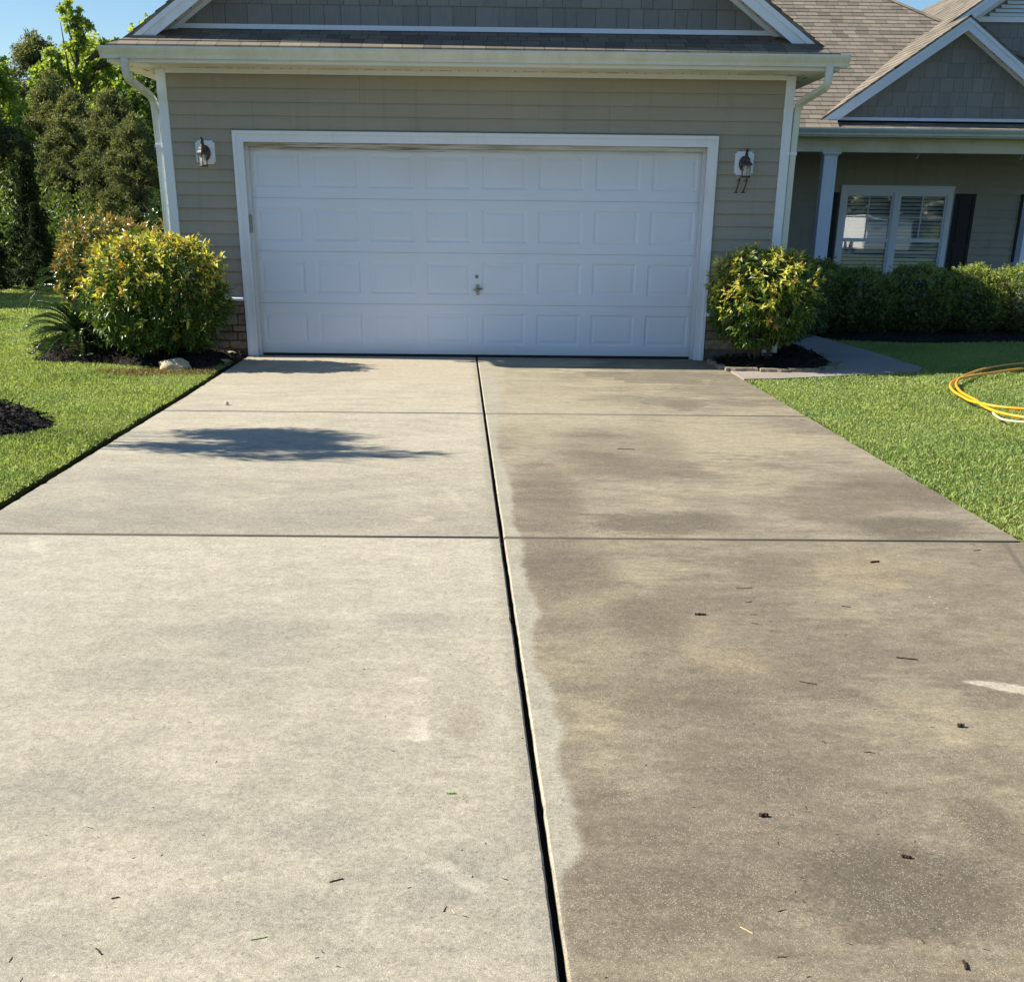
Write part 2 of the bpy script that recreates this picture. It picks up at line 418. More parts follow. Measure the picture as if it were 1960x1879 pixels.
c = a.mix(a.step(jd + (wav2 - 0.5) * 0.03, 0.010, 0.035, 0.8, 0), c, (0.14, 0.12, 0.095))
v3 = a.voro(11); wsp = (v3 < 0.045) * a.step(x, 1.6, 2.2) * a.step(y, -9.6, -9.3) * (y < -7.8)
c = a.mix(wsp * 0.8, c, (0.72, 0.70, 0.62))
a.color(c)
a.rough(a.step(mid, 0.3, 0.7, 0.62, 0.9))
a.bump(fine * 0.5 + grit * 0.5 + big * 2, 0.0022); MT['driveway_concrete'] = a.m

a = Mat('walk_concrete', 0.85, 0.2)
big = a.noise(1.2, 5); fine = a.noise(90, 3, 0.7)
c = a.mix(a.step(big, 0.3, 0.7), (0.34, 0.29, 0.245), (0.27, 0.235, 0.20))
a.color(a.scale_c(c, a.step(fine, 0.25, 0.75, 0.85, 1.12))); a.bump(fine, 0.003); MT['walk_concrete'] = a.m
a = Mat('joint_filler', 0.95, 0.1); a.color((0.014, 0.012, 0.01)); MT['joint_filler'] = a.m

# lawn base and blades
a = Mat('lawn_ground', 0.95, 0.1)
n = a.noise(1.5, 5); n2 = a.noise(60, 3, 0.7)
c = a.mix(a.step(n, 0.3, 0.7), (0.06, 0.085, 0.022), (0.08, 0.10, 0.03))
far = a.noise(0.05, 4); c = a.mix(a.step(far, 0.4, 0.6, 0, 0.5), c, (0.04, 0.07, 0.015))
a.color(a.scale_c(c, a.step(n2, 0.25, 0.75, 0.5, 1.5))); a.bump(n2, 0.04); MT['lawn_ground'] = a.m
a = Mat('grass_blade', 0.42, 0.45)
r = a.attr('rnd'); patch = a.noise(0.9, 4, 0.6)
c = a.mix(r, (0.19, 0.30, 0.08), (0.36, 0.47, 0.15))
c = a.mix(a.step(patch, 0.35, 0.65, 0, 0.7), c, (0.42, 0.49, 0.15))
bare = a.noise(2.3, 5, 0.7); c = a.mix(a.step(bare, 0.62, 0.74, 0, 0.7), c, (0.34, 0.25, 0.10))
c = a.mix(a.step(r, 0.90, 0.97), c, (0.36, 0.30, 0.13))
px_, py_, pz_ = a.sep(a.pos)
dd = ((px_ + 3.15) * 1.3).pow(2.0) + ((py_ + 1.55) * 2.4).pow(2.0)
c = a.mix(a.step(dd + (patch - 0.5) * 2, 0.15, 0.9, 0.75, 0), c, (0.22, 0.13, 0.06))
a.leafy(c, 0.4, (1.15, 1.1, 0.6)); MT['grass_blade'] = a.m

# mulch
a = Mat('mulch', 0.9, 0.25)
v = a.voro(38, vec=None, out='Color'); n = a.noise(60, 4, 0.7); d = a.voro(38)
c = a.mix(v, (0.010, 0.008, 0.007), (0.030, 0.021, 0.016))
a.color(c); a.bump(d * -1.0 + n, 0.03); MT['mulch'] = a.m
a = Mat('chip', 0.85, 0.25); r = a.attr('rnd')
a.color(a.mix(r, (0.010, 0.008, 0.007), (0.038, 0.026, 0.02))); MT['chip'] = a.m
a = Mat('twig', 0.85, 0.2); n = a.noise(90, 3)
a.color(a.mix(n, (0.02, 0.014, 0.01), (0.06, 0.035, 0.02))); MT['twig'] = a.m
simple('green_leaf', (0.13, 0.24, 0.04), 0.5, 0.4, 0.2, 40)
simple('straw', (0.50, 0.42, 0.20), 0.7, 0.3, 0.2, 40)

# leaf materials
def leafmat(name, dark, light, young=None, red=None, tr=0.35, rough=0.38, spec=0.5, tint=(1.25, 1.15, 0.5)):
    a = Mat(name, rough, spec)
    r = a.attr('rnd'); yv = a.attr('young')
    c = a.mix(r, dark, light)
    if young:
        c = a.mix(a.step(yv, 0.35, 0.75), c, young)
        if red:
            rr = (r * 17.31).fract()
            c = a.mix(a.step(rr, 0.74, 0.86) * a.step(yv, 0.4, 0.7), c, red)
    a.leafy(c, tr, tint); MT[name] = a.m
leafmat('leaf_cleyera', (0.045, 0.095, 0.018), (0.13, 0.21, 0.035), (0.62, 0.62, 0.12), (0.52, 0.26, 0.12), 0.38)
leafmat('leaf_redtip', (0.03, 0.06, 0.015), (0.06, 0.10, 0.025), (0.34, 0.30, 0.07), (0.36, 0.15, 0.08), 0.32, 0.28)
leafmat('leaf_azalea', (0.035, 0.07, 0.018), (0.08, 0.14, 0.03), (0.34, 0.42, 0.07), (0.26, 0.15, 0.06), 0.35, 0.5)  # young colour also carries the sunlit look of the hedge tops
leafmat('leaf_gloss', (0.02, 0.05, 0.012), (0.05, 0.10, 0.02), None, None, 0.25, 0.25)
leafmat('leaf_tree', (0.15, 0.24, 0.045), (0.30, 0.42, 0.09), (0.44, 0.52, 0.11), None, 0.5, 0.5)
leafmat('leaf_tree_dark', (0.06, 0.11, 0.025), (0.14, 0.21, 0.045), None, None, 0.4, 0.5)
leafmat('leaf_pine', (0.07, 0.095, 0.05), (0.16, 0.185, 0.09), (0.22, 0.24, 0.11), None, 0.4, 0.6, 0.2)
leafmat('leaf_cypress', (0.014, 0.03, 0.01), (0.03, 0.055, 0.015), None, None, 0.2, 0.6, 0.2)
leafmat('leaf_sago', (0.035, 0.08, 0.03), (0.08, 0.14, 0.045), None, None, 0.2, 0.25, 0.6)
leafmat('leaf_soft', (0.06, 0.12, 0.03), (0.13, 0.22, 0.05), None, None, 0.35, 0.4)

# glass
a = Mat('window_glass', 0.02, 0.5)
a.b.inputs['Base Color'].default_value = (0.02, 0.024, 0.026, 1)
tr_ = a.nt.nodes.new("ShaderNodeBsdfTransparent"); gl = a.nt.nodes.new("ShaderNodeBsdfGlossy")
gl.inputs['Roughness'].default_value = 0.015
mx = a.nt.nodes.new("ShaderNodeMixShader"); mx.inputs[0].default_value = 0.27
a.nt.links.new(tr_.outputs[0], mx.inputs[1]); a.nt.links.new(gl.outputs[0], mx.inputs[2])
tr_.inputs[0].default_value = (0.85, 0.88, 0.88, 1)
nb = a.nt.nodes.new("ShaderNodeBump"); nb.inputs['Distance'].default_value = 0.01; nb.inputs['Strength'].default_value = 0.12
a.nt.links.new(a.noise(2.2, 1).s, nb.inputs['Height']); a.nt.links.new(nb.outputs[0], gl.inputs['Normal'])
a.nt.links.new(mx.outputs[0], a.out.inputs[0]); MT['window_glass'] = a.m
a = Mat('lamp_glass', 0.1, 0.5)
tr_ = a.nt.nodes.new("ShaderNodeBsdfTransparent"); mx = a.nt.nodes.new("ShaderNodeMixShader")
tr_.inputs[0].default_value = (0.9, 0.9, 0.88, 1); mx.inputs[0].default_value = 0.28
a.color((0.75, 0.75, 0.72))
a.nt.links.new(tr_.outputs[0], mx.inputs[1]); a.nt.links.new(a.b.outputs[0], mx.inputs[2])
a.nt.links.new(mx.outputs[0], a.out.inputs[0]); MT['lamp_glass'] = a.m

# ------------------------------------------------------------------ mesh helpers
class MB:
    def __init__(s): s.v, s.f, s.uv = [], [], {}
    def quad(s, *p):
        i = len(s.v); s.v += [tuple(q) for q in p]; s.f.append(tuple(range(i, i + len(p)))); return s
    def box(s, x0, x1, y0, y1, z0, z1):
        p = [(x0, y0, z0), (x1, y0, z0), (x1, y1, z0), (x0, y1, z0), (x0, y0, z1), (x1, y0, z1), (x1, y1, z1), (x0, y1, z1)]
        i = len(s.v); s.v += p
        for f in ((0, 3, 2, 1), (4, 5, 6, 7), (0, 1, 5, 4), (1, 2, 6, 5), (2, 3, 7, 6), (3, 0, 4, 7)):
            s.f.append(tuple(i + k for k in f))
        return s
    def prism(s, prof, a, b, cap=True):
        """prof: list of 3D points at start; extruded by vector a->b"""
        a, b = Vector(a), Vector(b); n = len(prof); i = len(s.v)
        s.v += [tuple(Vector(p) + a) for p in prof] + [tuple(Vector(p) + b) for p in prof]
        for k in range(n):
            s.f.append((i + k, i + (k + 1) % n, i + n + (k + 1) % n, i + n + k))
        if cap:
            s.f.append(tuple(i + k for k in reversed(range(n)))); s.f.append(tuple(i + n + k for k in range(n)))
        return s
    def sheet(s, prof, a, b):
        a, b = Vector(a), Vector(b); n = len(prof); i = len(s.v)
        s.v += [tuple(Vector(p) + a) for p in prof] + [tuple(Vector(p) + b) for p in prof]
        for k in range(n - 1): s.f.append((i + k, i + k + 1, i + n + k + 1, i + n + k))
        return s
    def tube(s, path, rad, seg=8, flat=None):
        """tube along path; rad number or list; flat=(w,d) for rectangular section"""
        path = [Vector(p) for p in path]; n = len(path)
        rr = rad if isinstance(rad, (list, tuple)) else [rad] * n
        i0 = len(s.v); ref = Vector((0, 0, 1)); prevx = None
        for k, p in enumerate(path):
            t = (path[min(k + 1, n - 1)] - path[max(k - 1, 0)]).normalized()
            if prevx is None:
                rf = ref if abs(t.z) < 0.9 else Vector((0, 1, 0))
                xx = t.cross(rf).normalized()
            else:
                xx = (prevx - t * prevx.dot(t)).normalized()
            prevx = xx; yy = t.cross(xx)
            if flat:
                w, d = flat
                for (c1, c2) in ((-1, -1), (1, -1), (1, 1), (-1, 1)): s.v.append(tuple(p + xx * w * c1 * .5 + yy * d * c2 * .5))
            else:
                for q in range(seg):
                    an = 2 * math.pi * q / seg; s.v.append(tuple(p + (xx * math.cos(an) + yy * math.sin(an)) * rr[k]))
        m = 4 if flat else seg
        for k in range(n - 1):
            for q in range(m):
                a_ = i0 + k * m + q; b_ = i0 + k * m + (q + 1) % m
                s.f.append((a_, b_, b_ + m, a_ + m))
        s.f.append(tuple(i0 + q for q in reversed(range(m)))); s.f.append(tuple(i0 + (n - 1) * m + q for q in range(m)))
        return s
    def lathe(s, prof, c, seg=16, square=False):
        """prof: list of (r, z) ; c centre"""
        i0 = len(s.v); n = len(prof)
        for r_, z_ in prof:
            for q in range(seg):
                an = 2 * math.pi * (q + 0.5) / seg
                s.v.append((c[0] + r_ * math.cos(an), c[1] + r_ * math.sin(an), c[2] + z_))
        for k in range(n - 1):
            for q in range(seg):
                a_ = i0 + k * seg + q; b_ = i0 + k * seg + (q + 1) % seg
                s.f.append((a_, b_, b_ + seg, a_ + seg))
        s.f.append(tuple(i0 + q for q in reversed(range(seg)))); s.f.append(tuple(i0 + (n - 1) * seg + q for q in range(seg)))
        return s

def tag(o, label=None, cat=None, group=None, kind=None):
    if label: o['label'] = label
    if cat: o['category'] = cat
    if group: o['group'] = group
    if kind: o['kind'] = kind
    return o
def link(name, me, mat, parent=None):
    o = bpy.data.objects.new(name, me); COL.objects.link(o)
    if mat: me.materials.append(MT[mat])
    if parent: o.parent = parent
    return o
def obj(name, mb, mat, parent=None, bevel=0.0, smooth=False, origin=None):
    me = bpy.data.meshes.new(name)
    vs = mb.v
    if origin: vs = [(p[0] - origin[0], p[1] - origin[1], p[2] - origin[2]) for p in vs]
    me.from_pydata(vs, [], mb.f)
    if mb.uv:
        ul = me.uv_layers.new(name='UVMap')
        for L in me.loops: ul.data[L.index].uv = mb.uv.get(L.vertex_index, (0, 0))
    bm = bmesh.new(); bm.from_mesh(me)
    if not mb.uv: bmesh.ops.remove_doubles(bm, verts=bm.verts, dist=1e-5)
    bmesh.ops.recalc_face_normals(bm, faces=bm.faces)
    if bevel:
        ed = [e for e in bm.edges if len(e.link_faces) == 2 and e.calc_face_angle(0) > 0.5]
        bmesh.ops.bevel(bm, geom=ed, offset=bevel, segments=2, affect='EDGES', clamp_overlap=True)
    if smooth:
        for f in bm.faces: f.smooth = True
    bm.to_mesh(me); bm.free()
    o = link(name, me, mat, parent)
    if origin and not parent: o.location = origin
    return o
def empty(name, loc=(0, 0, 0)):
    o = bpy.data.objects.new(name, None); COL.objects.link(o); o.location = loc; o.empty_display_size = 0.2
    return o
def rel(mb, loc):
    mb.v = [(p[0] - loc[0], p[1] - loc[1], p[2] - loc[2]) for p in mb.v]; return mb
def np_mesh(name, V, F, mat, attrs, parent=None, smooth=False):
    """fast mesh from numpy arrays; F is (n,k); attrs: point floats"""
    me = bpy.data.meshes.new(name)
    k = F.shape[1]
    me.vertices.add(len(V)); me.vertices.foreach_set('co', np.ascontiguousarray(V, np.float32).ravel())
    me.loops.add(F.size); me.loops.foreach_set('vertex_index', np.ascontiguousarray(F, np.int32).ravel())
    me.polygons.add(len(F)); me.polygons.foreach_set('loop_start', np.arange(0, F.size, k, dtype=np.int32))
    me.polygons.foreach_set('loop_total', np.full(len(F), k, np.int32))
    if smooth: me.polygons.foreach_set('use_smooth', np.ones(len(F), bool))
    for an, av in attrs.items():
        at = me.attributes.new(an, 'FLOAT', 'POINT'); at.data.foreach_set('value', np.ascontiguousarray(av, np.float32))
    me.update(calc_edges=True)
    return link(name, me, mat, parent)

LEAF = np.array([(0, 0, 0), (-.5, .42, .10), (0, .5, 0), (.5, .42, .10), (0, 1, -.18)])
LEAF_F = np.array([(0, 2, 1), (0, 3, 2), (1, 2, 4), (2, 3, 4)])
DIA = np.array([(0, 0, 0), (-.5, .45, .12), (0, 1, 0), (.5, .45, .12)])
DIA_F = np.array([(0, 2, 1), (0, 3, 2)])
def norm(a): return a / np.maximum(np.linalg.norm(a, axis=1, keepdims=True), 1e-9)
def leaves(name, P, D, L, W, mat, young=None, parent=None, up=(0, 0, 1), roll=0.5, tmpl='leaf', rnd=None):
    n = len(P); T, TF = (LEAF, LEAF_F) if tmpl == 'leaf' else (DIA, DIA_F)
    D = norm(D); U = np.tile(np.array(up, float), (n, 1)) + rng.normal(0, roll, (n, 3))
    B = norm(np.cross(D, U)); Nn = np.cross(B, D)
    L = np.broadcast_to(L, n)[:, None, None]; W = np.broadcast_to(W, n)[:, None, None]
    V = P[:, None, :] + T[None, :, 1:2] * L * D[:, None, :] + T[None, :, 0:1] * W * B[:, None, :] + T[None, :, 2:3] * L * Nn[:, None, :]
    F = TF[None] + (np.arange(n) * len(T))[:, None, None]
    rnd = rng.random(n) if rnd is None else rnd
    young = np.zeros(n) if young is None else young
    return np_mesh(name, V.reshape(-1, 3), F.reshape(-1, 3), mat,
                   {'rnd': np.repeat(rnd, len(T)), 'young': np.repeat(young, len(T))}, parent)
def unit(n):
    return norm(rng.normal(0, 1, (n, 3)))
def inpoly(x, y, poly):
    ins = np.zeros(len(x), bool); j = len(poly) - 1
    for i in range(len(poly)):
        xi, yi = poly[i]; xj, yj = poly[j]
        with np.errstate(divide='ignore', invalid='ignore'):
            c = ((yi > y) != (yj > y)) & (x < (xj - xi) * (y - yi) / (yj - yi + 1e-12) + xi)
        ins ^= c; j = i
    return ins

# ================================================================== THE GROUND
def L_edge(y): return -2.55 - 0.026 * y - 0.012 * max(0, -y - 3) * 1.0
def R_edge(y): return 2.633 - 0.0375 * y
def C_line(y): return 0.006 - 0.0375 * y
J = [0.12, -3.81, -7.62, -11.4, -15.2, -19.0]

mb = MB(); mb.quad((-400, -400, -.035), (400, -400, -.035), (400, 400, -.035), (-400, 400, -.035))
g = obj('lawn_ground', mb, 'lawn_ground'); tag(g, kind='structure')

# the left lawn stands a little proud of the slab
tp_ = [(-60, -19)] + [(L_edge(y_) - .055 - .012 * math.sin(y_ * 7) * math.sin(y_ * 2.3), y_) for y_ in np.arange(-19, -1.3, .1)] + [(-3.35, -1.3), (-3.35, 14.5), (-60, 14.5)]
mb = MB(); n_ = len(tp_); mb.v = [(p[0], p[1], .010) for p in tp_] + [(p[0], p[1], -.03) for p in tp_]
mb.f = [tuple(range(n_))] + [(k, (k + 1) % n_, n_ + (k + 1) % n_, n_ + k) for k in range(n_)]
o = obj('lawn_ground', mb, 'lawn_ground'); tag(o, kind='structure')
# driveway: slabs with a wide open joint in the middle
mb = MB()
def slab(fl, fr, y0, y1, jl, jr):
    """slab between edge functions fl, fr; jl/jr wear amplitude of the two long edges"""
    n = max(2, int((y1 - y0) / 0.045)); b = -0.12; bv = 0.006; r0 = random.Random(int(y0 * 100) + int(jl * 1e5))
    ys = [y0 + (y1 - y0) * k / n for k in range(n + 1)]
    def wear(j): 
        v = 0; out = []
        for _ in ys: v = v * .7 + r0.uniform(-1, 1) * j; out.append(v + (r0.random() < .03) * j * 2.5)
        return out
    wl, wr = wear(jl), wear(jr); i = len(mb.v)
    for k, y_ in enumerate(ys):
        xl, xr = fl(y_) + abs(wl[k]), fr(y_) - abs(wr[k]); yy_ = y_ + (bv if k == 0 else -bv if k == n else 0)
        mb.v.extend([(xl, y_, b), (xl, y_, -bv - abs(wl[k])), (xl + bv, yy_, 0), (xr - bv, yy_, 0), (xr, y_, -bv - abs(wr[k])), (xr, y_, b)])
    for k in range(n):
        a_, c_ = i + 6 * k, i + 6 * (k + 1)
        for q in range(5): mb.f.append((a_ + q, a_ + q + 1, c_ + q + 1, c_ + q))
    for a_ in (i, i + 6 * n): mb.f.append(tuple(a_ + q for q in range(6)))
gw = 0.0085
for r_ in range(5):
    ya, yb = J[r_ + 1] + 0.009, J[r_] - 0.009
    n = 3
    # cut each row into strips so edges can follow the flare, welded visually (no gap)
    slab(L_edge, lambda q: C_line(q) - gw, ya, yb, .004, .0012)
    wid = 0.0 if r_ < 2 else 1.2
    slab(lambda q: C_line(q) + gw, lambda q: R_edge(q) + wid, ya, yb, .0013, .004)
o = obj('driveway', mb, 'driveway_concrete'); tag(o, kind='structure')
mb = MB(); mb.quad((-2.3, -19, -.034), (4.0, -19, -.034), (2.6, .05, -.034), (-2.5, .05, -.034))
o = obj('driveway_bed', mb, 'joint_filler'); tag(o, kind='structure')
mb = MB()
for (ya, yb) in ((-19, -7.6), (-7.6, -3.8), (-3.8, -1.45)):
    wob = .055
    mb.quad((L_edge(ya) - wob, ya, -.026), (L_edge(ya) - .002, ya, -.026), (L_edge(yb) - .002, yb, -.026), (L_edge(yb) - wob, yb, -.026))
o = obj('edge_soil', mb, 'joint_filler'); tag(o, kind='structure')

# walkway from the driveway round to the porch
WALK = [(2.70, -1.58), (3.11, -1.50), (3.7, -1.27), (4.32, -1.0), (4.75, -0.72), (4.85, -0.5), (4.80, 0.46), (4.73, 1.33),
        (4.64, 2.19), (4.55, 3.0), (4.5, 7.0), (3.35, 7.0), (3.6, 3.0), (3.9, 2.0), (3.98, 1.2), (3.98, -0.1), (3.7, -0.7), (3.2, -0.93), (2.68, -0.93)]
mb = MB(); zt = 0.004
mb.v = [(x_, y_, zt) for x_, y_ in WALK] + [(x_, y_, -0.1) for x_, y_ in WALK]
N_ = len(WALK); mb.f = [tuple(range(N_))] + [(k, (k + 1) % N_, N_ + (k + 1) % N_, N_ + k) for k in range(N_)]
o = obj('walkway', mb, 'walk_concrete'); tag(o, kind='structure')
bpy.context.view_layer.update()

# mulch beds, lumpy
def blob_bed(name, outline, h, seed, chips=2500, flatedge=0.35):
    """bed surface: grid clipped to outline, height rising from the edge"""
    ol = np.array(outline); x0, y0 = ol.min(0); x1, y1 = ol.max(0)
    st = 0.035; gx = np.arange(x0, x1 + st, st); gy = np.arange(y0, y1 + st, st)
    XX, YY = np.meshgrid(gx, gy); xx = XX.ravel(); yy = YY.ravel()
    ins = inpoly(xx, yy, outline)
    d = np.full(len(xx), 9.0)
    for k in range(len(ol)):
        a_ = ol[k]; b_ = ol[(k + 1) % len(ol)]; ab = b_ - a_
        t = np.clip(((xx - a_[0]) * ab[0] + (yy - a_[1]) * ab[1]) / (ab @ ab + 1e-9), 0, 1)
        d = np.minimum(d, np.hypot(xx - a_[0] - t * ab[0], yy - a_[1] - t * ab[1]))
    r_ = np.random.default_rng(seed)
    hh = np.where(ins, h * np.clip(d / flatedge, 0, 1) ** 0.7, -0.05)
    hh = hh + np.where(ins, r_.normal(0, 0.008, len(xx)) + 0.015 * np.sin(xx * 9 + seed) * np.cos(yy * 7), 0)
    Z = np.where(ins, hh - 0.005, -0.06)
    V = np.c_[xx, yy, Z]; nx = len(gx)
    idx = np.arange(len(xx)).reshape(len(gy), nx)
    F = np.c_[idx[:-1, :-1].ravel(), idx[:-1, 1:].ravel(), idx[1:, 1:].ravel(), idx[1:, :-1].ravel()]
    keep = ins[F].any(1); F = F[keep]
    o = np_mesh(name, V, F, 'mulch', {}, smooth=False); tag(o, kind='structure')
    # bark shreds on top: too many to count
    cand = np.c_[r_.uniform(x0, x1, chips * 3), r_.uniform(y0, y1, chips * 3)]
    m = inpoly(cand[:, 0], cand[:, 1], outline); cand = cand[m][:chips]
    dd = np.full(len(cand), 9.0)
    for k in range(len(ol)):
        a_ = ol[k]; b_ = ol[(k + 1) % len(ol)]; ab = b_ - a_
        t = np.clip(((cand[:, 0] - a_[0]) * ab[0] + (cand[:, 1] - a_[1]) * ab[1]) / (ab @ ab + 1e-9), 0, 1)
        dd = np.minimum(dd, np.hypot(cand[:, 0] - a_[0] - t * ab[0], cand[:, 1] - a_[1] - t * ab[1]))
    cz = h * np.clip(dd / flatedge, 0, 1) ** 0.7 + 0.01 + r_.uniform(0, .02, len(cand))
    P = np.c_[cand, cz]; D = r_.normal(0, 1, (len(P), 3)); D[:, 2] *= 0.35
    c_ = leaves('mulch_shreds', P, D, r_.uniform(.03, .08, len(P)), r_.uniform(.008, .018, len(P)), 'chip', tmpl='dia')
    tag(c_, 'dark brown shredded bark strewn over the planting bed', 'mulch', kind='stuff')
BED_L = [(-4.65, -0.86), (-4.36, -1.02), (-3.83, -1.02), (-3.4, -1.12), (-3.05, -1.25), (-2.80, -1.38), (-2.62, -1.25), (-2.56, -0.5),
         (-2.56, -0.02), (-3.35, 0.1), (-3.4, 2.8), (-5.2, 2.9), (-5.2, 0.6), (-4.75, -0.2)]
BED_R = [(2.60, -0.10), (2.62, -0.84), (2.98, -0.93), (3.42, -0.86), (3.75, -0.60), (3.93, -0.1), (3.93, 1.2), (3.85, 1.9), (3.3, 2.0), (3.3, 0.0)]
BED_F = [(-5.6, -4.3), (-4.9, -3.75), (-4.2, -3.62), (-3.8, -3.72), (-3.4, -4.05), (-3.10, -4.45), (-3.02, -4.68), (-3.10, -4.95), (-3.3, -5.2), (-4.0, -5.5), (-5.0, -5.3)]
BED_H = [(4.75, 1.9), (4.72, 2.35), (5.4, 2.22), (6.4, 2.3), (7.2, 2.4), (9.5, 2.5), (9.5, 6.6), (4.6, 6.6), (4.62, 3.0)]
blob_bed('mulch_bed', BED_L, 0.12, 1, 3500)
blob_bed('mulch_bed', BED_R, 0.08, 2, 1500, 0.25)
blob_bed('mulch_bed', BED_F, 0.13, 3, 2500)
blob_bed('mulch_bed', BED_H, 0.06, 4, 1200)

# grass
def in_cam(x_, y_, pad=0.06):
    """keep blades in the part of the lawn the photograph (and a step beside it) can see"""
    dy = y_ + 13.16; dep = dy * .924 + .57
    u_ = 980 + 2172 * ((x_ - .283) - dy * .0111) / dep
    return (u_ > -1960 * pad) & (u_ < 1960 * (1 + pad)) & (y_ > -10.2)
def grass(polys, holes, per, ymin, ymax, xmin, xmax, hgt, wid):
    n = int((ymax - ymin) * (xmax - xmin) * per)
    xx = rng.uniform(xmin, xmax, n); yy = rng.uniform(ymin, ymax, n)
    m = in_cam(xx, yy)
    for h in holes: m &= ~inpoly(xx, yy, h)
    le = -2.55 - 0.026 * yy - 0.012 * np.maximum(0, -yy - 3); re_ = 2.633 - 0.0375 * yy
    re_ = np.where(yy < -7.62, re_ + 1.2, re_)
    dl = le - xx; dr = xx - re_
    m &= (dl > np.where(rng.random(n) < .25, 0.035, 0.06 + 0.02 * np.sin(yy * 7) * np.sin(yy * 2.3))) | (dr > 0.015) | (yy > 0.1)
    # house footprint
    m &= ~((xx > -3.3) & (xx < 3.4) & (yy > -0.2)) & ~((xx > 3.2) & (yy > 6.5))
    xx, yy = xx[m], yy[m]; n = len(xx)
    D = np.c_[rng.normal(0, .75, n), rng.normal(0, .75, n), rng.uniform(.25, 1.0, n)]
    cl = 0.75 + 0.35 * np.sin(xx * 3.1 + np.sin(yy * 2.2)) * np.sin(yy * 2.7 + 1)
    L = hgt * rng.uniform(.55, 1.25, n) * cl
    return np.c_[xx, yy, np.where(xx < 0, 0.008, -0.022)], D, L, wid * rng.uniform(.6, 1.3, n)
holes = [WALK, BED_L, BED_R, BED_F, BED_H]
Ps, Ds, Ls, Ws = [], [], [], []
for (ya, yb, xa, xb, per, h_, w_) in ((-10.2, -4.0, -5.0, -1.8, 12000, .044, .0065), (-4, 0, -7.0, -2, 9000, .046, .008),
                                    (0, 5, -9.5, -3, 4500, .05, .012), (5, 14, -13, -3.2, 1500, .07, .022),
                                    (-10, -2, 2.5, 7.5, 10500, .044, .007), (-2, 2.6, 2.6, 9, 7000, .046, .009)):
    p_, d_, l_, w2 = grass(None, holes, per, ya, yb, xa, xb, h_, w_)
    Ps.append(p_); Ds.append(d_); Ls.append(l_); Ws.append(w2)
P = np.concatenate(Ps)
o = leaves('lawn_grass', P, np.concatenate(Ds), np.concatenate(Ls), np.concatenate(Ws), 'grass_blade', tmpl='dia', up=(0, -.3, 1), roll=1.0)
tag(o, 'short mown green lawn grass on both sides of the driveway', 'grass', kind='stuff')
print('grass blades', len(P))

# ================================================================== THE HOUSE
house = empty('house', (0, 0, 0))
tag(house, 'tan and grey single-storey house with white garage door, gables and porch', 'house')
SL = 0.68
def lap_wall(mb, x0, x1, z0, z1, y, course=0.127, zb=0.0, axis='y', facing=-1):
    """lapped boards: each course leans out toward its lower edge"""
    z = zb + math.floor((z0 - zb) / course) * course
    prof = []
    while z < z1 - 1e-4:
        a_, b_ = max(z, z0), min(z + course, z1)
        fa = (a_ - z) / course; fb = (b_ - z) / course
        prof.append((a_, 0.019 * (1 - fa) + 0.001)); prof.append((b_, 0.019 * (1 - fb) + 0.001))
        z += course
    if axis == 'y':
        pts = [(0, y + facing * d, zz) for zz, d in prof]
        mb.sheet(pts, (x0, 0, 0), (x1, 0, 0))
    else:
        pts = [(y + facing * d, 0, zz) for zz, d in prof]
        mb.sheet(pts, (0, x0, 0), (0, x1, 0))
XL, XR = -3.265, 3.285
mb = MB()
lap_wall(mb, XL + .03, XR - .03, 2.262, 2.86, 0)
lap_wall(mb, XL + .03, -2.50, 0.62, 2.262, 0)
lap_wall(mb, 2.50, XR - .03, 0.50, 2.262, 0)
lap_wall(mb, 0.0, 9.5, 0.3, 2.86, XL, axis='x', facing=-1)
lap_wall(mb, 0.0, 9.0, 0.3, 2.86, XR, axis='x', facing=1)
obj('garage_wall', mb, 'siding', house)
# back shell so nothing is hollow from other views
for bx_ in ((-3.25, 3.27, 9.2, 17.0, 0, 2.84), (3.3, 14.0, 9.2, 17.0, 0, 2.84), (-3.2, 3.2, 0.6, 9.0, 0.0, 2.83)):
    mb = MB(); mb.box(*bx_); obj('wall', mb, 'siding', house)
# corner boards
for xa, xb in ((XL - .012, XL + .085), (XR - .085, XR + .012)):
    mb = MB(); mb.box(xa, xb, -.026, .07, 0.0, 2.835); obj('corner_board', mb, 'white_trim', house, bevel=.003)
# frieze under the soffit
mb = MB(); mb.box(XL + .087, XR - .087, -.022, -.001, 2.795, 2.838); obj('frieze', mb, 'white_trim', house)
# stone wainscot + foundation
def stone_wall(x0, x1, z0, z1, seed, y=-.01):
    rr = random.Random(seed); me_v, me_f, rv = [], [], []
    mb = MB(); z = z0; vals = []
    while z < z1 - .02:
        h = min(rr.choice([.07, .09, .11, .12]), z1 - z)
        if z1 - (z + h) < .04: h = z1 - z
        x = x0
        while x < x1 - .01:
            w = rr.uniform(.14, .38)
            if x1 - (x + w) < .07: w = x1 - x
            t = rr.uniform(.03, .055); g_ = .004
            n0 = len(mb.v); mb.box(x + g_, x + w - g_, y - t, y, z + g_, z + h - g_)
            vals += [rr.random()] * 8
            x += w
        z += h
    me = bpy.data.meshes.new('stone_wainscot'); me.from_pydata(mb.v, [], mb.f)
    at = me.attributes.new('rnd', 'FLOAT', 'POINT'); at.data.foreach_set('value', vals)
    bm = bmesh.new(); bm.from_mesh(me); bmesh.ops.recalc_face_normals(bm, faces=bm.faces)
    bmesh.ops.bevel(bm, geom=list(bm.edges), offset=.008, segments=2, affect='EDGES'); bm.to_mesh(me); bm.free()
    return link('stone_wainscot', me, 'stone', house)
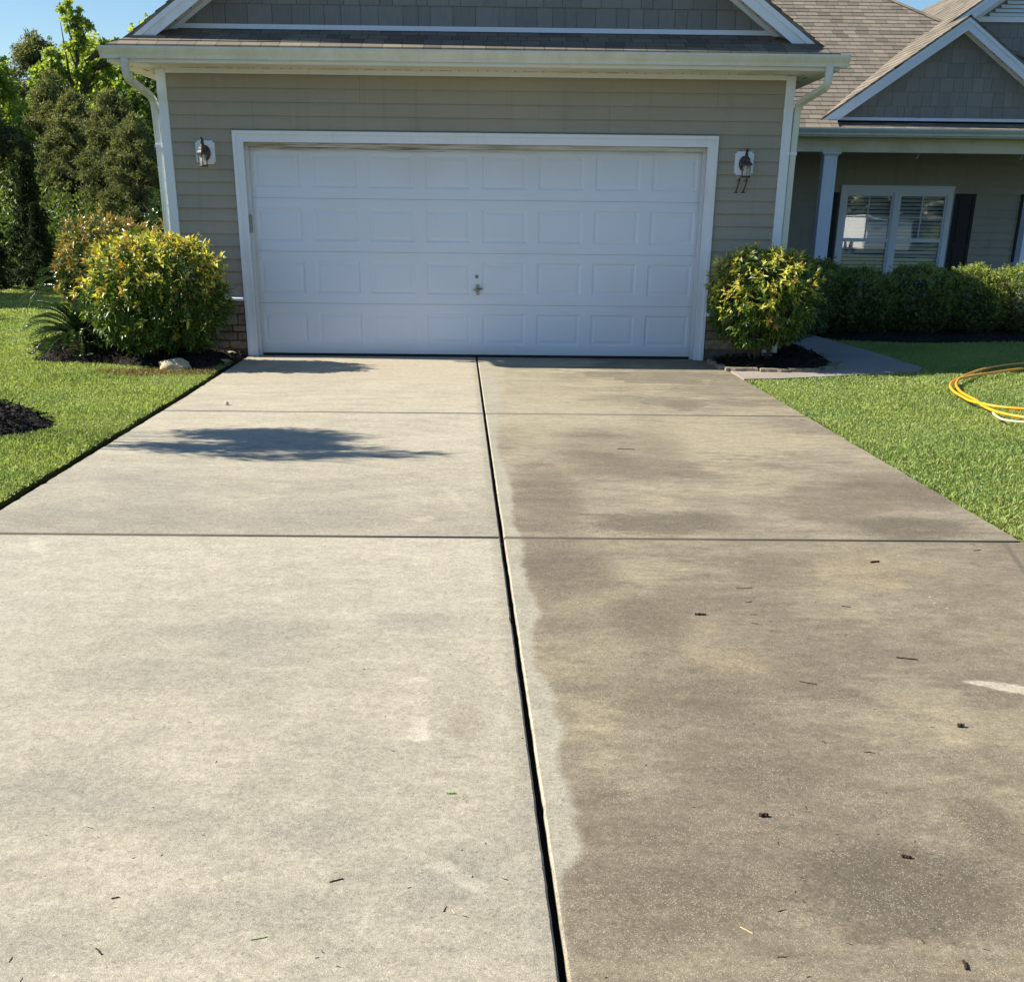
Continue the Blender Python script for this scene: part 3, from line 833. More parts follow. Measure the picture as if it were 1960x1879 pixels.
stone_wall(XL - .01, -2.545, 0.08, .585, 3); stone_wall(2.545, XR + .01, 0.12, .47, 5)
for bx_ in ((XL, -2.55, -.012, 9, -.1, .6), (2.55, XR, -.012, 9, -.1, .485)):
    mb = MB(); mb.box(*bx_); obj('foundation', mb, 'foundation', house)
for xa, xb, zc in ((XL - .02, -2.545, .60), (2.545, XR + .02, .487)):
    mb = MB(); mb.prism([(0, -.085, zc - .012), (0, 0, zc - .012), (0, 0, zc + .035), (0, -.05, zc + .03), (0, -.085, zc + .014)], (xa, 0, 0), (xb, 0, 0))
    obj('stone_cap', mb, 'white_trim', house, bevel=.002)

# garage opening: casing, stops, door
H0 = 2.165
cas = MB()
def mould(x0, x1, z0, z1):  # stepped brick-mould in two layers
    pass
cas.box(-2.54, -2.435, -.030, .02, 0.002, H0 + .105); cas.box(2.435, 2.54, -.030, .02, 0.002, H0 + .105)
cas.box(-2.435, 2.435, -.030, .02, H0, H0 + .105)
cas.box(-2.54, -2.505, -.048, -.030, 0.002, H0 + .105); cas.box(2.505, 2.54, -.048, -.030, 0.002, H0 + .105)
cas.box(-2.505, 2.505, -.048, -.030, H0 + .07, H0 + .105)
obj('door_casing', cas, 'white_trim', house)
jm = MB()
jm.box(-2.60, -2.437, .02, .30, 0.002, H0 + .12); jm.box(2.437, 2.60, .02, .30, 0.002, H0 + .12)
jm.box(-2.435, 2.435, .022, .30, H0 + .002, H0 + .12)
jm.box(-2.435, -2.395, .030, .062, 0.004, H0 - .002); jm.box(2.395, 2.435, .030, .062, 0.004, H0 - .002)
jm.box(-2.395, 2.395, .030, .062, H0 - .042, H0 - .001)
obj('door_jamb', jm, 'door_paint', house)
door = MB(); DY = .070
W8 = 4.84; xs0 = -W8 / 2; zs = [0.028 + k * 0.5335 for k in range(5)]
def ring(o_, i_, d0, d1):
    (a0, b0, a1, b1), (c0, e0, c1, e1) = o_, i_
    P0 = [(a0, DY + d0, b0), (a1, DY + d0, b0), (a1, DY + d0, b1), (a0, DY + d0, b1)]
    P1 = [(c0, DY + d1, e0), (c1, DY + d1, e0), (c1, DY + d1, e1), (c0, DY + d1, e1)]
    for k in range(4):
        q = (k + 1) % 4; door.quad(P0[k], P0[q], P1[q], P1[k])
for k in range(4):
    z0, z1 = zs[k] + .0015, zs[k + 1] - .0015
    for c_ in range(8):
        xa = xs0 + c_ * W8 / 8; xb = xa + W8 / 8
        px0, px1 = xa + .062, xb - .062; pz0, pz1 = z0 + .105, z1 - .095
        def ins(d): return (px0 + d, pz0 + d, px1 - d, pz1 - d)
        ring((xa, z0, xb, z1), ins(0), 0, 0)
        ring(ins(0), ins(.012), 0, .007); ring(ins(.012), ins(.028), .007, .008)
        ring(ins(.028), ins(.052), .008, .003)
        d = ins(.052); door.quad((d[0], DY + .003, d[1]), (d[2], DY + .003, d[1]), (d[2], DY + .003, d[3]), (d[0], DY + .003, d[3]))
    # rolled section edges
    door.quad((xs0, DY, z0), (xs0 + W8, DY, z0), (xs0 + W8, DY + .012, z0 - .0005), (xs0, DY + .012, z0 - .0005))
    door.quad((xs0, DY, z1), (xs0 + W8, DY, z1), (xs0 + W8, DY + .012, z1 + .0005), (xs0, DY + .012, z1 + .0005))
door.box(xs0, xs0 + W8, DY + .0125, DY + .06, .03, 2.17)
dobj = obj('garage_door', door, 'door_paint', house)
mb = MB(); mb.box(xs0, xs0 + W8, DY + .005, DY + .05, 0.003, .028); obj('bottom_seal', mb, 'rubber', dobj)
mb = MB(); mb.lathe([(0.0, 0), (.018, 0), (.020, .004), (.012, .009), (0.0, .009)], (0, 0, 0), 20)
mb.v = [(p[0] + .005, DY - p[2], p[1] + .855) for p in mb.v]; lk = obj('lock_cylinder', mb, 'metal_gray', dobj, smooth=True)
mb = MB(); mb.box(.003, .007, DY - .0105, DY - .0085, .848, .862); obj('keyhole', mb, 'rubber', lk)
mb = MB(); mb.prism([(-.016, 0, .775), (.016, 0, .775), (.022, 0, .73), (.020, 0, .665), (-.012, 0, .665), (-.020, 0, .73)], (.012, DY - .018, 0), (.012, DY, 0))
mb.tube([(-.03, DY - .035, .718), (.012, DY - .045, .722), (.075, DY - .04, .735)], [.011, .014, .008], 8)
obj('handle', mb, 'metal_gray', dobj, bevel=.002)
mb = MB(); mb.box(-2.435, -2.405, .0, .03, 1.28, 1.46); obj('sensor_bracket', mb, 'metal_gray', house, bevel=.003)

# soffit, fascia
sf = MB()
sf.box(-3.60, 3.60, -.455, .02, 2.838, 2.852)
sf.box(-3.60, XL - .013, .02, 9.5, 2.838, 2.852); sf.box(XR + .013, 3.60, .02, 7.2, 2.838, 2.852)
so = obj('soffit', sf, 'soffit', house)
_vb = {}
def vent_slot(x0, x1, y0, y1, z0, z1, par, nm='vent_slot'):
    key = (round(x1 - x0, 4), round(y1 - y0, 4), round(z1 - z0, 4))
    if key not in _vb:
        m_ = MB(); m_.box(0, x1 - x0, 0, y1 - y0, 0, z1 - z0); me = bpy.data.meshes.new(nm); me.from_pydata(m_.v, [], m_.f); me.materials.append(MT['bark_dark']); _vb[key] = me
    o_ = bpy.data.objects.new(nm, _vb[key]); COL.objects.link(o_); o_.location = (x0, y0, z0); o_.parent = par
x_ = -3.5
rr = random.Random(5)
while x_ < 3.5:
    if rr.random() < .72: vent_slot(x_, x_ + .018, -.11, -.093, 2.8355, 2.8375, so)
    x_ += .095
    if rr.random() < .35: vent_slot(x_ - .07, x_ - .01, -.104, -.100, 2.8358, 2.8378, so)
for s_ in (-3.43, 3.43):
    for k in range(8):
        vent_slot(s_ - .006, s_ + .006, .1 + k * .35, .28 + k * .35, 2.8358, 2.8378, so)
for bx_ in ((-3.60, 3.60, -.475, -.457, 2.838, 2.955), (-3.618, -3.602, -.475, 9.5, 2.838, 2.955), (3.602, 3.618, -.475, 6.7, 2.838, 2.955)):
    mb = MB(); mb.box(*bx_); obj('fascia', mb, 'white_trim', house)
# gutters: K-style profile
def gutter(x0, x1, yb, zt, name='gutter'):
    p = [(0, yb, zt), (0, yb, zt - .10), (0, yb - .065, zt - .10), (0, yb - .072, zt - .072), (0, yb - .098, zt - .045), (0, yb - .118, zt - .020),
         (0, yb - .118, zt), (0, yb - .106, zt), (0, yb - .106, zt - .014), (0, yb - .09, zt - .04), (0, yb - .064, zt - .068), (0, yb - .058, zt - .090), (0, yb - .010, zt - .090), (0, yb - .010, zt)]
    mb = MB(); mb.prism(p, (x0, 0, 0), (x1, 0, 0))
    for xe, s_ in ((x0, -1), (x1, 1)):
        mb.prism([q for q in p[:7]], (xe + s_ * .0015, 0, 0), (xe + s_ * .004, 0, 0))
    return obj(name, mb, 'gutter_white', house)
gt = gutter(-3.66, 3.68, -.477, 2.968)
for k in range(9):
    mb = MB(); x_ = -3.3 + k * .82; mb.tube([(x_, -.585, 2.962), (x_, -.48, 2.962)], .004, 6); obj('gutter_spike', mb, 'metal_gray', gt)
# downspouts
def downspout(path, sec):
    # round the corners
    P = [Vector(p) for p in path]; out = [P[0]]
    for k in range(1, len(P) - 1):
        a_, b_, c_ = P[k - 1], P[k], P[k + 1]
        r_ = min(.11, (a_ - b_).length * .45, (b_ - c_).length * .45)
        s0 = b_ + (a_ - b_).normalized() * r_; s1 = b_ + (c_ - b_).normalized() * r_
        for t in (0, .25, .5, .75, 1): out.append(s0 * (1 - t) ** 2 + b_ * 2 * t * (1 - t) + s1 * t * t)
    out.append(P[-1])
    mb = MB(); mb.tube(out, .03, flat=sec)
    return obj('downspout', mb, 'gutter_white', house, bevel=.006)
ds = downspout([(-3.43, -.525, 2.875), (-3.43, -.525, 2.70), (-3.325, .01, 2.56), (-3.318, .03, 2.0), (-3.318, .03, 0.0)], (.07, .055))
for z_ in (1.0, 2.1):
    mb = MB(); mb.box(-3.36, -3.278, -.012, .072, z_, z_ + .03); obj('strap', mb, 'white_trim', ds)
ds2 = downspout([(3.50, -.525, 2.875), (3.50, -.525, 2.70), (3.345, .01, 2.58), (3.338, .03, 2.0), (3.338, .03, 0.0)], (.07, .055))
for z_ in (1.0, 2.1):
    mb = MB(); mb.box(3.298, 3.38, -.012, .072, z_, z_ + .03); obj('strap', mb, 'white_trim', ds2)

# roofs ------------------------------------------------------------
def roof(polys, name='roof', course=0.14, th=0.009, thick=0.03, mat='shingle'):
    """polys: list of (O, U, Vv, poly2d). Plane point = O + u*U + v*Vv; stepped courses + underside"""
    mb = MB(); uv = {}
    def clip(poly, v0, v1):
        for s_, lim in ((1, v0), (-1, v1)):
            out = []
            for k in range(len(poly)):
                a_, b_ = poly[k], poly[(k + 1) % len(poly)]
                ia, ib = s_ * (a_[1] - lim) >= 0, s_ * (b_[1] - lim) >= 0
                if ia: out.append(a_)
                if ia != ib:
                    t = (lim - a_[1]) / (b_[1] - a_[1]); out.append((a_[0] + t * (b_[0] - a_[0]), lim))
            poly = out
            if len(poly) < 3: return []
        return poly
    for (O, U, Vv, poly) in polys:
        O, U, Vv = Vector(O), Vector(U).normalized(), Vector(Vv).normalized()
        Nn = U.cross(Vv).normalized()
        if Nn.z < 0: Nn = -Nn
        vmin = min(p[1] for p in poly); vmax = max(p[1] for p in poly)
        k = math.floor(vmin / course)
        while k * course < vmax:
            v0, v1 = k * course, (k + 1) * course
            c_ = clip(poly, v0, v1)
            if len(c_) >= 3:
                def P(p, extra=0.0):
                    f = (p[1] - v0) / course
                    return O + U * p[0] + Vv * p[1] + Nn * (th * (1 - f) + .001 + extra)
                i = len(mb.v)
                for p in c_: uv[len(mb.v)] = p; mb.v.append(tuple(P(p)))
                mb.f.append(tuple(range(i, i + len(c_))))
                # riser under each lower edge
                low = [p for p in c_ if abs(p[1] - v0) < 1e-6]
                if len(low) >= 2:
                    a_, b_ = min(low), max(low); i = len(mb.v)
                    for p, ex in ((a_, 0), (b_, 0), (b_, -th - .002), (a_, -th - .002)):
                        uv[len(mb.v)] = (p[0], p[1] + .001); mb.v.append(tuple(P(p, ex)))
                    mb.f.append((i, i + 1, i + 2, i + 3))
            k += 1
        # slab sides and underside
        i = len(mb.v); n = len(poly)
        for p in poly: uv[len(mb.v)] = p; mb.v.append(tuple(O + U * p[0] + Vv * p[1] + Nn * .0005))
        for p in poly: uv[len(mb.v)] = p; mb.v.append(tuple(O + U * p[0] + Vv * p[1] - Nn * thick))
        for k in range(n): mb.f.append((i + k, i + (k + 1) % n, i + n + (k + 1) % n, i + n + k))
        mb.f.append(tuple(range(i + n, i + 2 * n)))
    mb.uv = uv
    return obj(name, mb, mat, house)
def plane_poly(O, U, Vv, pts):
    """3D/2D plan points -> (u,v) on the plane; pts given as plan (x,y)"""
    O, U, Vv = Vector(O), Vector(U).normalized(), Vector(Vv).normalized()
    out = []
    for x_, y_ in pts:
        # solve O.xy + u U.xy + v V.xy = (x,y)
        M = Matrix(((U.x, Vv.x), (U.y, Vv.y))); d = Vector((x_ - O.x, y_ - O.y)); s_ = M.inverted() @ d
        out.append((s_.x, s_.y))
    return (tuple(O), tuple(U), tuple(Vv), out)
ZE = 2.975; XE = 3.60; PK = ZE + SL * XE
RY = -.33                       # plane of the front rake
# garage gable roof
roof([plane_poly((-XE, 0, ZE), (0, 1, 0), (1, 0, SL), [(-XE, RY), (-XE, 11.2), (0, 11.2), (0, RY)]),
      plane_poly((XE, 0, ZE), (0, 1, 0), (-1, 0, SL), [(XE, RY), (XE, 11.2), (0, 11.2), (0, RY)])])
# pent roof across the front with mitred ends
ps = 0.41
roof([plane_poly((-3.6, -.52, ZE + .008), (1, 0, 0), (0, 1, ps), [(-3.6, -.52), (3.6, -.52), (3.22, .0), (-3.22, .0)])])
roof([((-3.6, -.52, ZE + .012), (0, 1, 0), (1, 0, ps + .05), [(0, 0), (.52, 0), (.52, .42)])], th=.005)
roof([((3.6, -.52, ZE + .012), (0, 1, 0), (-1, 0, ps + .05), [(0, 0), (.52, 0), (.52, .42)])], th=.005)
# drip cap blocks below the rake ends
for s_ in (-1, 1):
    mb = MB(); mb.box(min(s_ * 3.40, s_ * 3.06), max(s_ * 3.40, s_ * 3.06), -.345, -.20, 3.060, 3.088); obj('flashing', mb, 'shingle', house)
# gable wall of shakes
def shake_wall(x_c, half, zb, slope, y, exp, seed, clip_z=None):
    rr = random.Random(seed); mb = MB(); vals = []
    zt = zb + half * slope; k = 0; z = zb
    while z < zt:
        x = x_c - half - rr.uniform(0, .15)
        while x < x_c + half:
            w = rr.uniform(.11, .25); t = rr.uniform(.009, .014)
            dz = 0
            i = len(mb.v); g_ = .0022
            mb.v += [(x + g_, y - t, z + dz), (x + w - g_, y - t, z + dz), (x + w - g_, y - .002, z + exp), (x + g_, y - .002, z + exp),
                     (x + g_, y + .01, z + dz), (x + w - g_, y + .01, z + dz), (x + w - g_, y + .012, z + exp), (x + g_, y + .012, z + exp)]
            mb.f += [(i, i + 1, i + 2, i + 3), (i, i + 4, i + 5, i + 1), (i, i + 3, i + 7, i + 4), (i + 1, i + 5, i + 6, i + 2)]
            vals += [rr.random()] * 8; x += w
        z += exp
    mb.quad((x_c - half, y + .004, zb), (x_c + half, y + .004, zb), (x_c + half, y + .004, zt), (x_c - half, y + .004, zt)); vals += [0.0] * 4
    me = bpy.data.meshes.new('gable_wall'); me.from_pydata(mb.v, [], mb.f)
    at = me.attributes.new('rnd', 'FLOAT', 'POINT'); at.data.foreach_set('value', vals)
    bm = bmesh.new(); bm.from_mesh(me)
    for s_ in (-1, 1):
        no = Vector((s_ * slope, 0, 1)).normalized(); pt = Vector((x_c + s_ * half, y, zb))
        bmesh.ops.bisect_plane(bm, geom=bm.verts[:] + bm.edges[:] + bm.faces[:], plane_co=pt, plane_no=no, clear_outer=True)
    bm.to_mesh(me); bm.free()
    return link('gable_wall', me, 'shake', house)
shake_wall(0, 3.13, 3.235, SL, 0.0, .185, 11)
mb = MB(); mb.box(-3.0, 3.0, -.03, -.001, 3.195, 3.238); obj('gable_trim', mb, 'white_trim', house)
def rakes(xc, xe, ze, slope, yf, yw, width, zmin, soff=True, par=house):
    """sloping white boards, their soffit, and the trim against the wall; xe= half span at eave level ze"""
    for s_ in (-1, 1):
        def at(d, drop): return Vector((xc + s_ * (xe - d), 0, ze + slope * d - drop))
        L = xe
        for (y0, y1, d0, d1, nm) in ((yf, yf + .022, .034, .034 + width, 'rake_board'),):
            mb = MB()
            # lower end cut level at zmin
            def low(drop):
                return (zmin - ze + drop) / slope
            a0, a1 = low(d0), low(d1)
            pr = [at(a0, d0), at(L, d0), at(L, d1), at(a1, d1)]
            mb.prism([(p.x, 0, p.z) for p in pr], (0, y0, 0), (0, y1, 0))
            # thin upper fillet
            b0, b1 = low(d0), low(d0 + .055)
            pr = [at(b0, d0), at(L, d0), at(L, d0 + .055), at(b1, d0 + .055)]
            mb.prism([(p.x, 0, p.z) for p in pr], (0, y0 - .014, 0), (0, y0 - .001, 0))
            ob = obj(nm, mb, 'white_trim', par)
        mb = MB(); dd = .034 + width * .62; a1 = low(dd)
        pr = [at(a1, dd), at(L, dd), at(L, dd + .012), at(a1 + .012 / slope, dd + .012)]
        mb.prism([(p.x, 0, p.z) for p in pr], (0, yf + .023, 0), (0, yw, 0)); sof = obj('rake_soffit', mb, 'soffit', par)
        q = .45
        while q < L - .3:
            c_ = at(q, dd + .0125); vent_slot(c_.x - .012, c_.x + .012, yf + .14, yf + .155, c_.z - .012, c_.z + .004, sof); q += .16
        mb = MB(); d0 = dd + .013; d1 = d0 + .045
        a0, a1 = (zmin + .06 - ze + d0) / slope, (zmin + .06 - ze + d1) / slope
        pr = [at(a0, d0), at(L, d0), at(L, d1), at(a1, d1)]
        mb.prism([(p.x, 0, p.z) for p in pr], (0, yw - .035, 0), (0, yw - .014, 0)); obj('wall_trim', mb, 'white_trim', par)
rakes(0, XE, ZE, SL, RY + .012, 0.0, .15, 3.09)

# porch and right wing ----------------------------------------------
PY = 6.72
MS = 0.60; MZ = 2.80
O_ = (0, PY, MZ); U_ = (1, 0, 0); V_ = (0, 1, MS)
roof([plane_poly(O_, U_, V_, [(3.3, PY), (5.60, PY), (5.60, 12.4), (5.0, 13), (3.3, 13)]),
      plane_poly(O_, U_, V_, [(5.60, PY + .53), (9.65, PY + .53), (9.65, 8.35), (5.60, 12.4)]),
      plane_poly(O_, U_, V_, [(-2.9, 12.2), (0, 9.5), (3.3, 6.9), (3.3, 13), (-2.9, 13)]),
      plane_poly(O_, U_, V_, [(9.65, PY), (11.28, PY), (9.65, 8.35)])])
# back slopes close the volume
roof([plane_poly((0, 19.3, MZ), (1, 0, 0), (0, -1, MS), [(-2.9, 13), (5.0, 13), (11.3, 19.3), (-2.9, 19.3)])])
roof([plane_poly((11.3, 0, MZ), (0, 1, 0), (-1, 0, MS), [(11.3, PY), (11.3, 19.3), (5.02, 13.0)])])
# hip cap shingles
mb = MB(); uvd = {}
for k in range(34):
    t = k * .26; s2 = math.sqrt(2)
    x_, y_ = 11.28 - t / 1.0 * .70, PY + t * .70; z_ = MZ + MS * (y_ - PY) + .012
    if y_ > 12.9: break
    for sgn in (0, 1):
        i = len(mb.v)
        e = Vector((0.09, 0, -.055)) if sgn else Vector((-0.09 * .0, -.11, -.066))
        a_ = Vector((x_, y_, z_ + .02)); b_ = a_ + Vector((-.19, .19, .114 + -.004))
        for p in (a_, b_, b_ + e, a_ + e): uvd[len(mb.v)] = (k * .2 + .05, .05 + k * .14); mb.v.append(tuple(p))
        mb.f.append((i, i + 1, i + 2, i + 3))
mb.uv = uvd; obj('hip_cap', mb, 'shingle', house)
# front porch gable (nearer, smaller)
G1 = (7.5, 2.24, 2.885)
roof([plane_poly((G1[0] - G1[1], 0, G1[2]), (0, 1, 0), (1, 0, SL), [(G1[0] - G1[1], 6.93), (G1[0] - G1[1], 9.0), (G1[0], 10.5), (G1[0], 6.93)]),
      plane_poly((G1[0] + G1[1], 0, G1[2]), (0, 1, 0), (-1, 0, SL), [(G1[0] + G1[1], 6.93), (G1[0] + G1[1], 9.0), (G1[0], 10.5), (G1[0], 6.93)])])
shake_wall(G1[0], 1.96, 2.955, SL, 7.2, .206, 21)
mb = MB(); mb.box(G1[0] - 1.9, G1[0] + 1.9, 7.17, 7.199, 2.945, 2.99); obj('gable_trim', mb, 'white_trim', house)
rakes(G1[0], G1[1], G1[2], SL, 6.94, 7.2, .17, 2.885)
# pent strip in front of it
roof([plane_poly((0, PY, 2.80), (1, 0, 0), (0, 1, .24), [(5.3, PY), (9.75, PY), (9.75, 7.19), (5.3, 7.19)])])
# rear gable (farther, larger) with louvre
G2 = (9.62, 4.2, 2.93)
roof([plane_poly((G2[0] - G2[1], 0, G2[2]), (0, 1, 0), (1, 0, SL), [(G2[0] - G2[1], 8.68), (G2[0] - G2[1], 13), (G2[0], 16), (G2[0], 8.68)]),
      plane_poly((G2[0] + G2[1], 0, G2[2]), (0, 1, 0), (-1, 0, SL), [(G2[0] + G2[1], 8.68), (G2[0] + G2[1], 13), (G2[0], 16), (G2[0], 8.68)])], thick=.06)
shake_wall(G2[0], 4.0, 2.93, SL, 9.0, .206, 31)
rakes(G2[0], G2[1], G2[2], SL, 8.69, 9.0, .17, 3.2)
lv = empty('gable_louvre', (0, 0, 0)); lv.parent = house
mb = MB(); x0, x1 = 8.30, 10.94
mb.box(x0, x1, 8.955, 8.985, 4.60, 4.68); obj('frame', mb, 'white_trim', lv)
mb = MB(); z_ = 4.69; k = 0
while z_ < 5.5:
    ins_ = (z_ - 4.60) / SL
    mb.prism([(0, 8.955, z_), (0, 8.985, z_ + .05), (0, 8.99, z_ + .045), (0, 8.962, z_ - .006)], (x0 + .12 + ins_, 0, 0), (x1 - .12 - ins_, 0, 0)); z_ += .062
obj('slats', mb, 'white_trim', lv)
for s_ in (-1, 1):
    mb = MB(); xb = 9.62 + s_ * 1.32
    pr = [(xb, 0, 4.68), (xb - s_ * .13, 0, 4.68), (9.62, 0, 4.68 + 1.19 * SL), (9.62, 0, 4.68 + 1.32 * SL)]
    mb.prism(pr, (0, 8.95, 0), (0, 8.984, 0)); obj('frame', mb, 'white_trim', lv)
# porch eave
gutter(3.66, 11.2, PY - .0, 2.80)
mb = MB(); mb.box(3.62, 11.3, PY + .001, PY + .02, 2.68, 2.80); obj('fascia', mb, 'white_trim', house)
mb = MB(); mb.box(3.62, 11.3, PY + .02, 9.0, 2.682, 2.695); obj('porch_ceiling', mb, 'soffit', house)
mb = MB(); mb.box(3.3, 11.3, 7.05, 7.24, 2.475, 2.68); obj('porch_beam', mb, 'soffit', house, bevel=.004)
mb = MB(); mb.box(3.3, 11.3, 7.0, 9.0, -.1, .10); obj('porch_floor', mb, 'walk_concrete', house)
def column(x_, y_):
    c_ = empty('porch_column', (x_, y_, .10)); c_.parent = house
    w = .108
    mb = MB(); mb.box(-w, w, -w, w, 0.72, 2.30); obj('shaft', mb, 'white_trim', c_, bevel=.004)
    mb = MB(); mb.box(-.15, .15, -.15, .15, 2.345, 2.374)
    mb.lathe([(.155, 0), (.155, .01), (.19, .045), (.19, .046)], (0, 0, 2.30), 4); obj('capital', mb, 'white_trim', c_)
    mb = MB(); mb.box(-.145, .145, -.145, .145, 0, .66); mb.box(-.16, .16, -.16, .16, .66, .72); obj('plinth', mb, 'white_trim', c_, bevel=.004)
column(5.60, 7.15); column(9.05, 7.15)
for hx in (7.05, 8.75):
    mb = MB()
    pts = [(hx, 7.15, 2.475), (hx, 7.15, 2.44)] + [(hx - .02 + .02 * math.cos(a_), 7.15, 2.42 + .02 * math.sin(a_)) for a_ in np.linspace(1.2, -2.8, 9)]
    mb.tube(pts, .004, 6); obj('hook', mb, 'white_trim', house)
mb = MB()
lap_wall(mb, 3.29, 6.36, .1, 2.69, 9.0); lap_wall(mb, 8.38, 14, .1, 2.69, 9.0)
lap_wall(mb, 6.36, 8.38, 2.0, 2.69, 9.0); lap_wall(mb, 6.36, 8.38, .1, .36, 9.0)
obj('porch_wall', mb, 'siding', house)

# twin window
wd = empty('window', (0, 0, 0)); wd.parent = house
mb = MB(); X0, X1, Z0, Z1 = 6.355, 8.385, .34, 2.02; t_ = .10
mb.box(X0, X0 + t_, 8.955, 9.0, Z0, Z1); mb.box(X1 - t_, X1, 8.955, 9.0, Z0, Z1)
mb.box(X0 + t_, X1 - t_, 8.955, 9.0, Z1 - .115, Z1); mb.box(X0 + t_, X1 - t_, 8.955, 9.0, Z0, Z0 + .08)
mb.box(X0 - .01, X1 + .01, 8.94, 8.9545, Z1 - .02, Z1 + .012)
xm = (X0 + X1) / 2; mb.box(xm - .05, xm + .05, 8.955, 9.0, Z0 + .08, Z1 - .115)
obj('frame', mb, 'white_trim', wd)
for a_, b_ in ((X0 + t_, xm - .05), (xm + .05, X1 - t_)):
    mb = MB(); y0, y1 = 8.975, 9.0
    zm = 1.12
    mb.box(a_, a_ + .035, y0, y1, Z0 + .08, Z1 - .115); mb.box(b_ - .035, b_, y0, y1, Z0 + .08, Z1 - .115)
    mb.box(a_ + .035, b_ - .035, y0 - .01, y1, zm - .03, zm + .03)
    mb.box(a_ + .035, b_ - .035, y0, y1, Z1 - .16, Z1 - .115); mb.box(a_ + .035, b_ - .035, y0, y1, Z0 + .08, Z0 + .12)
    c_ = (a_ + b_) / 2; mb.box(c_ - .008, c_ + .008, y0 + .008, y1 - .002, zm + .03, Z1 - .16)
    zz = (zm + Z1 - .13) / 2; mb.box(a_ + .035, c_ - .009, y0 + .008, y1 - .002, zz - .008, zz + .008); mb.box(c_ + .009, b_ - .035, y0 + .008, y1 - .002, zz - .008, zz + .008)
    obj('sash', mb, 'white_trim', wd)
    mb = MB(); mb.quad((a_ + .03, 9.003, Z0 + .1), (b_ - .03, 9.003, Z0 + .1), (b_ - .03, 9.003, Z1 - .14), (a_ + .03, 9.003, Z1 - .14)); obj('pane', mb, 'window_glass', wd)
    mb = MB(); z_ = Z0 + .12
    while z_ < Z1 - .15:
        mb.prism([(0, 9.022, z_), (0, 9.05, z_ + .044), (0, 9.053, z_ + .042), (0, 9.025, z_ - .002)], (a_ + .02, 0, 0), (b_ - .02, 0, 0)); z_ += .062
    obj('blind', mb, 'blind', wd)
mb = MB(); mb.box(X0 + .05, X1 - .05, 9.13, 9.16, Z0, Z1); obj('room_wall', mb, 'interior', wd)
def shutter(x0, x1, z0=.36, z1=1.91):
    s_ = empty('shutter', (0, 0, 0)); s_.parent = house
    mb = MB(); y0, y1 = 8.955, 8.983; w = .05
    mb.box(x0, x0 + w, y0, y1, z0, z1); mb.box(x1 - w, x1, y0, y1, z0, z1)
    zm = (z0 + z1) / 2 - .1
    for a_, b_ in ((z0, z0 + .09), (zm - .04, zm + .04), (z1 - .07, z1)): mb.box(x0 + w, x1 - w, y0, y1, a_, b_)
    obj('frame', mb, 'shutter_black', s_, bevel=.003)
    for a_, b_ in ((z0 + .09, zm - .04), (zm + .04, z1 - .07)):
        mb = MB(); mb.box(x0 + w + .001, x1 - w - .001, y0 + .014, y1, a_ + .001, b_ - .001)
        mb.box(x0 + w + .03, x1 - w - .03, y0 + .004, y0 + .0139, a_ + .03, b_ - .03); obj('panel', mb, 'shutter_black', s_, bevel=.004)
shutter(5.95, 6.33); shutter(8.43, 8.80); shutter(9.62, 9.99)

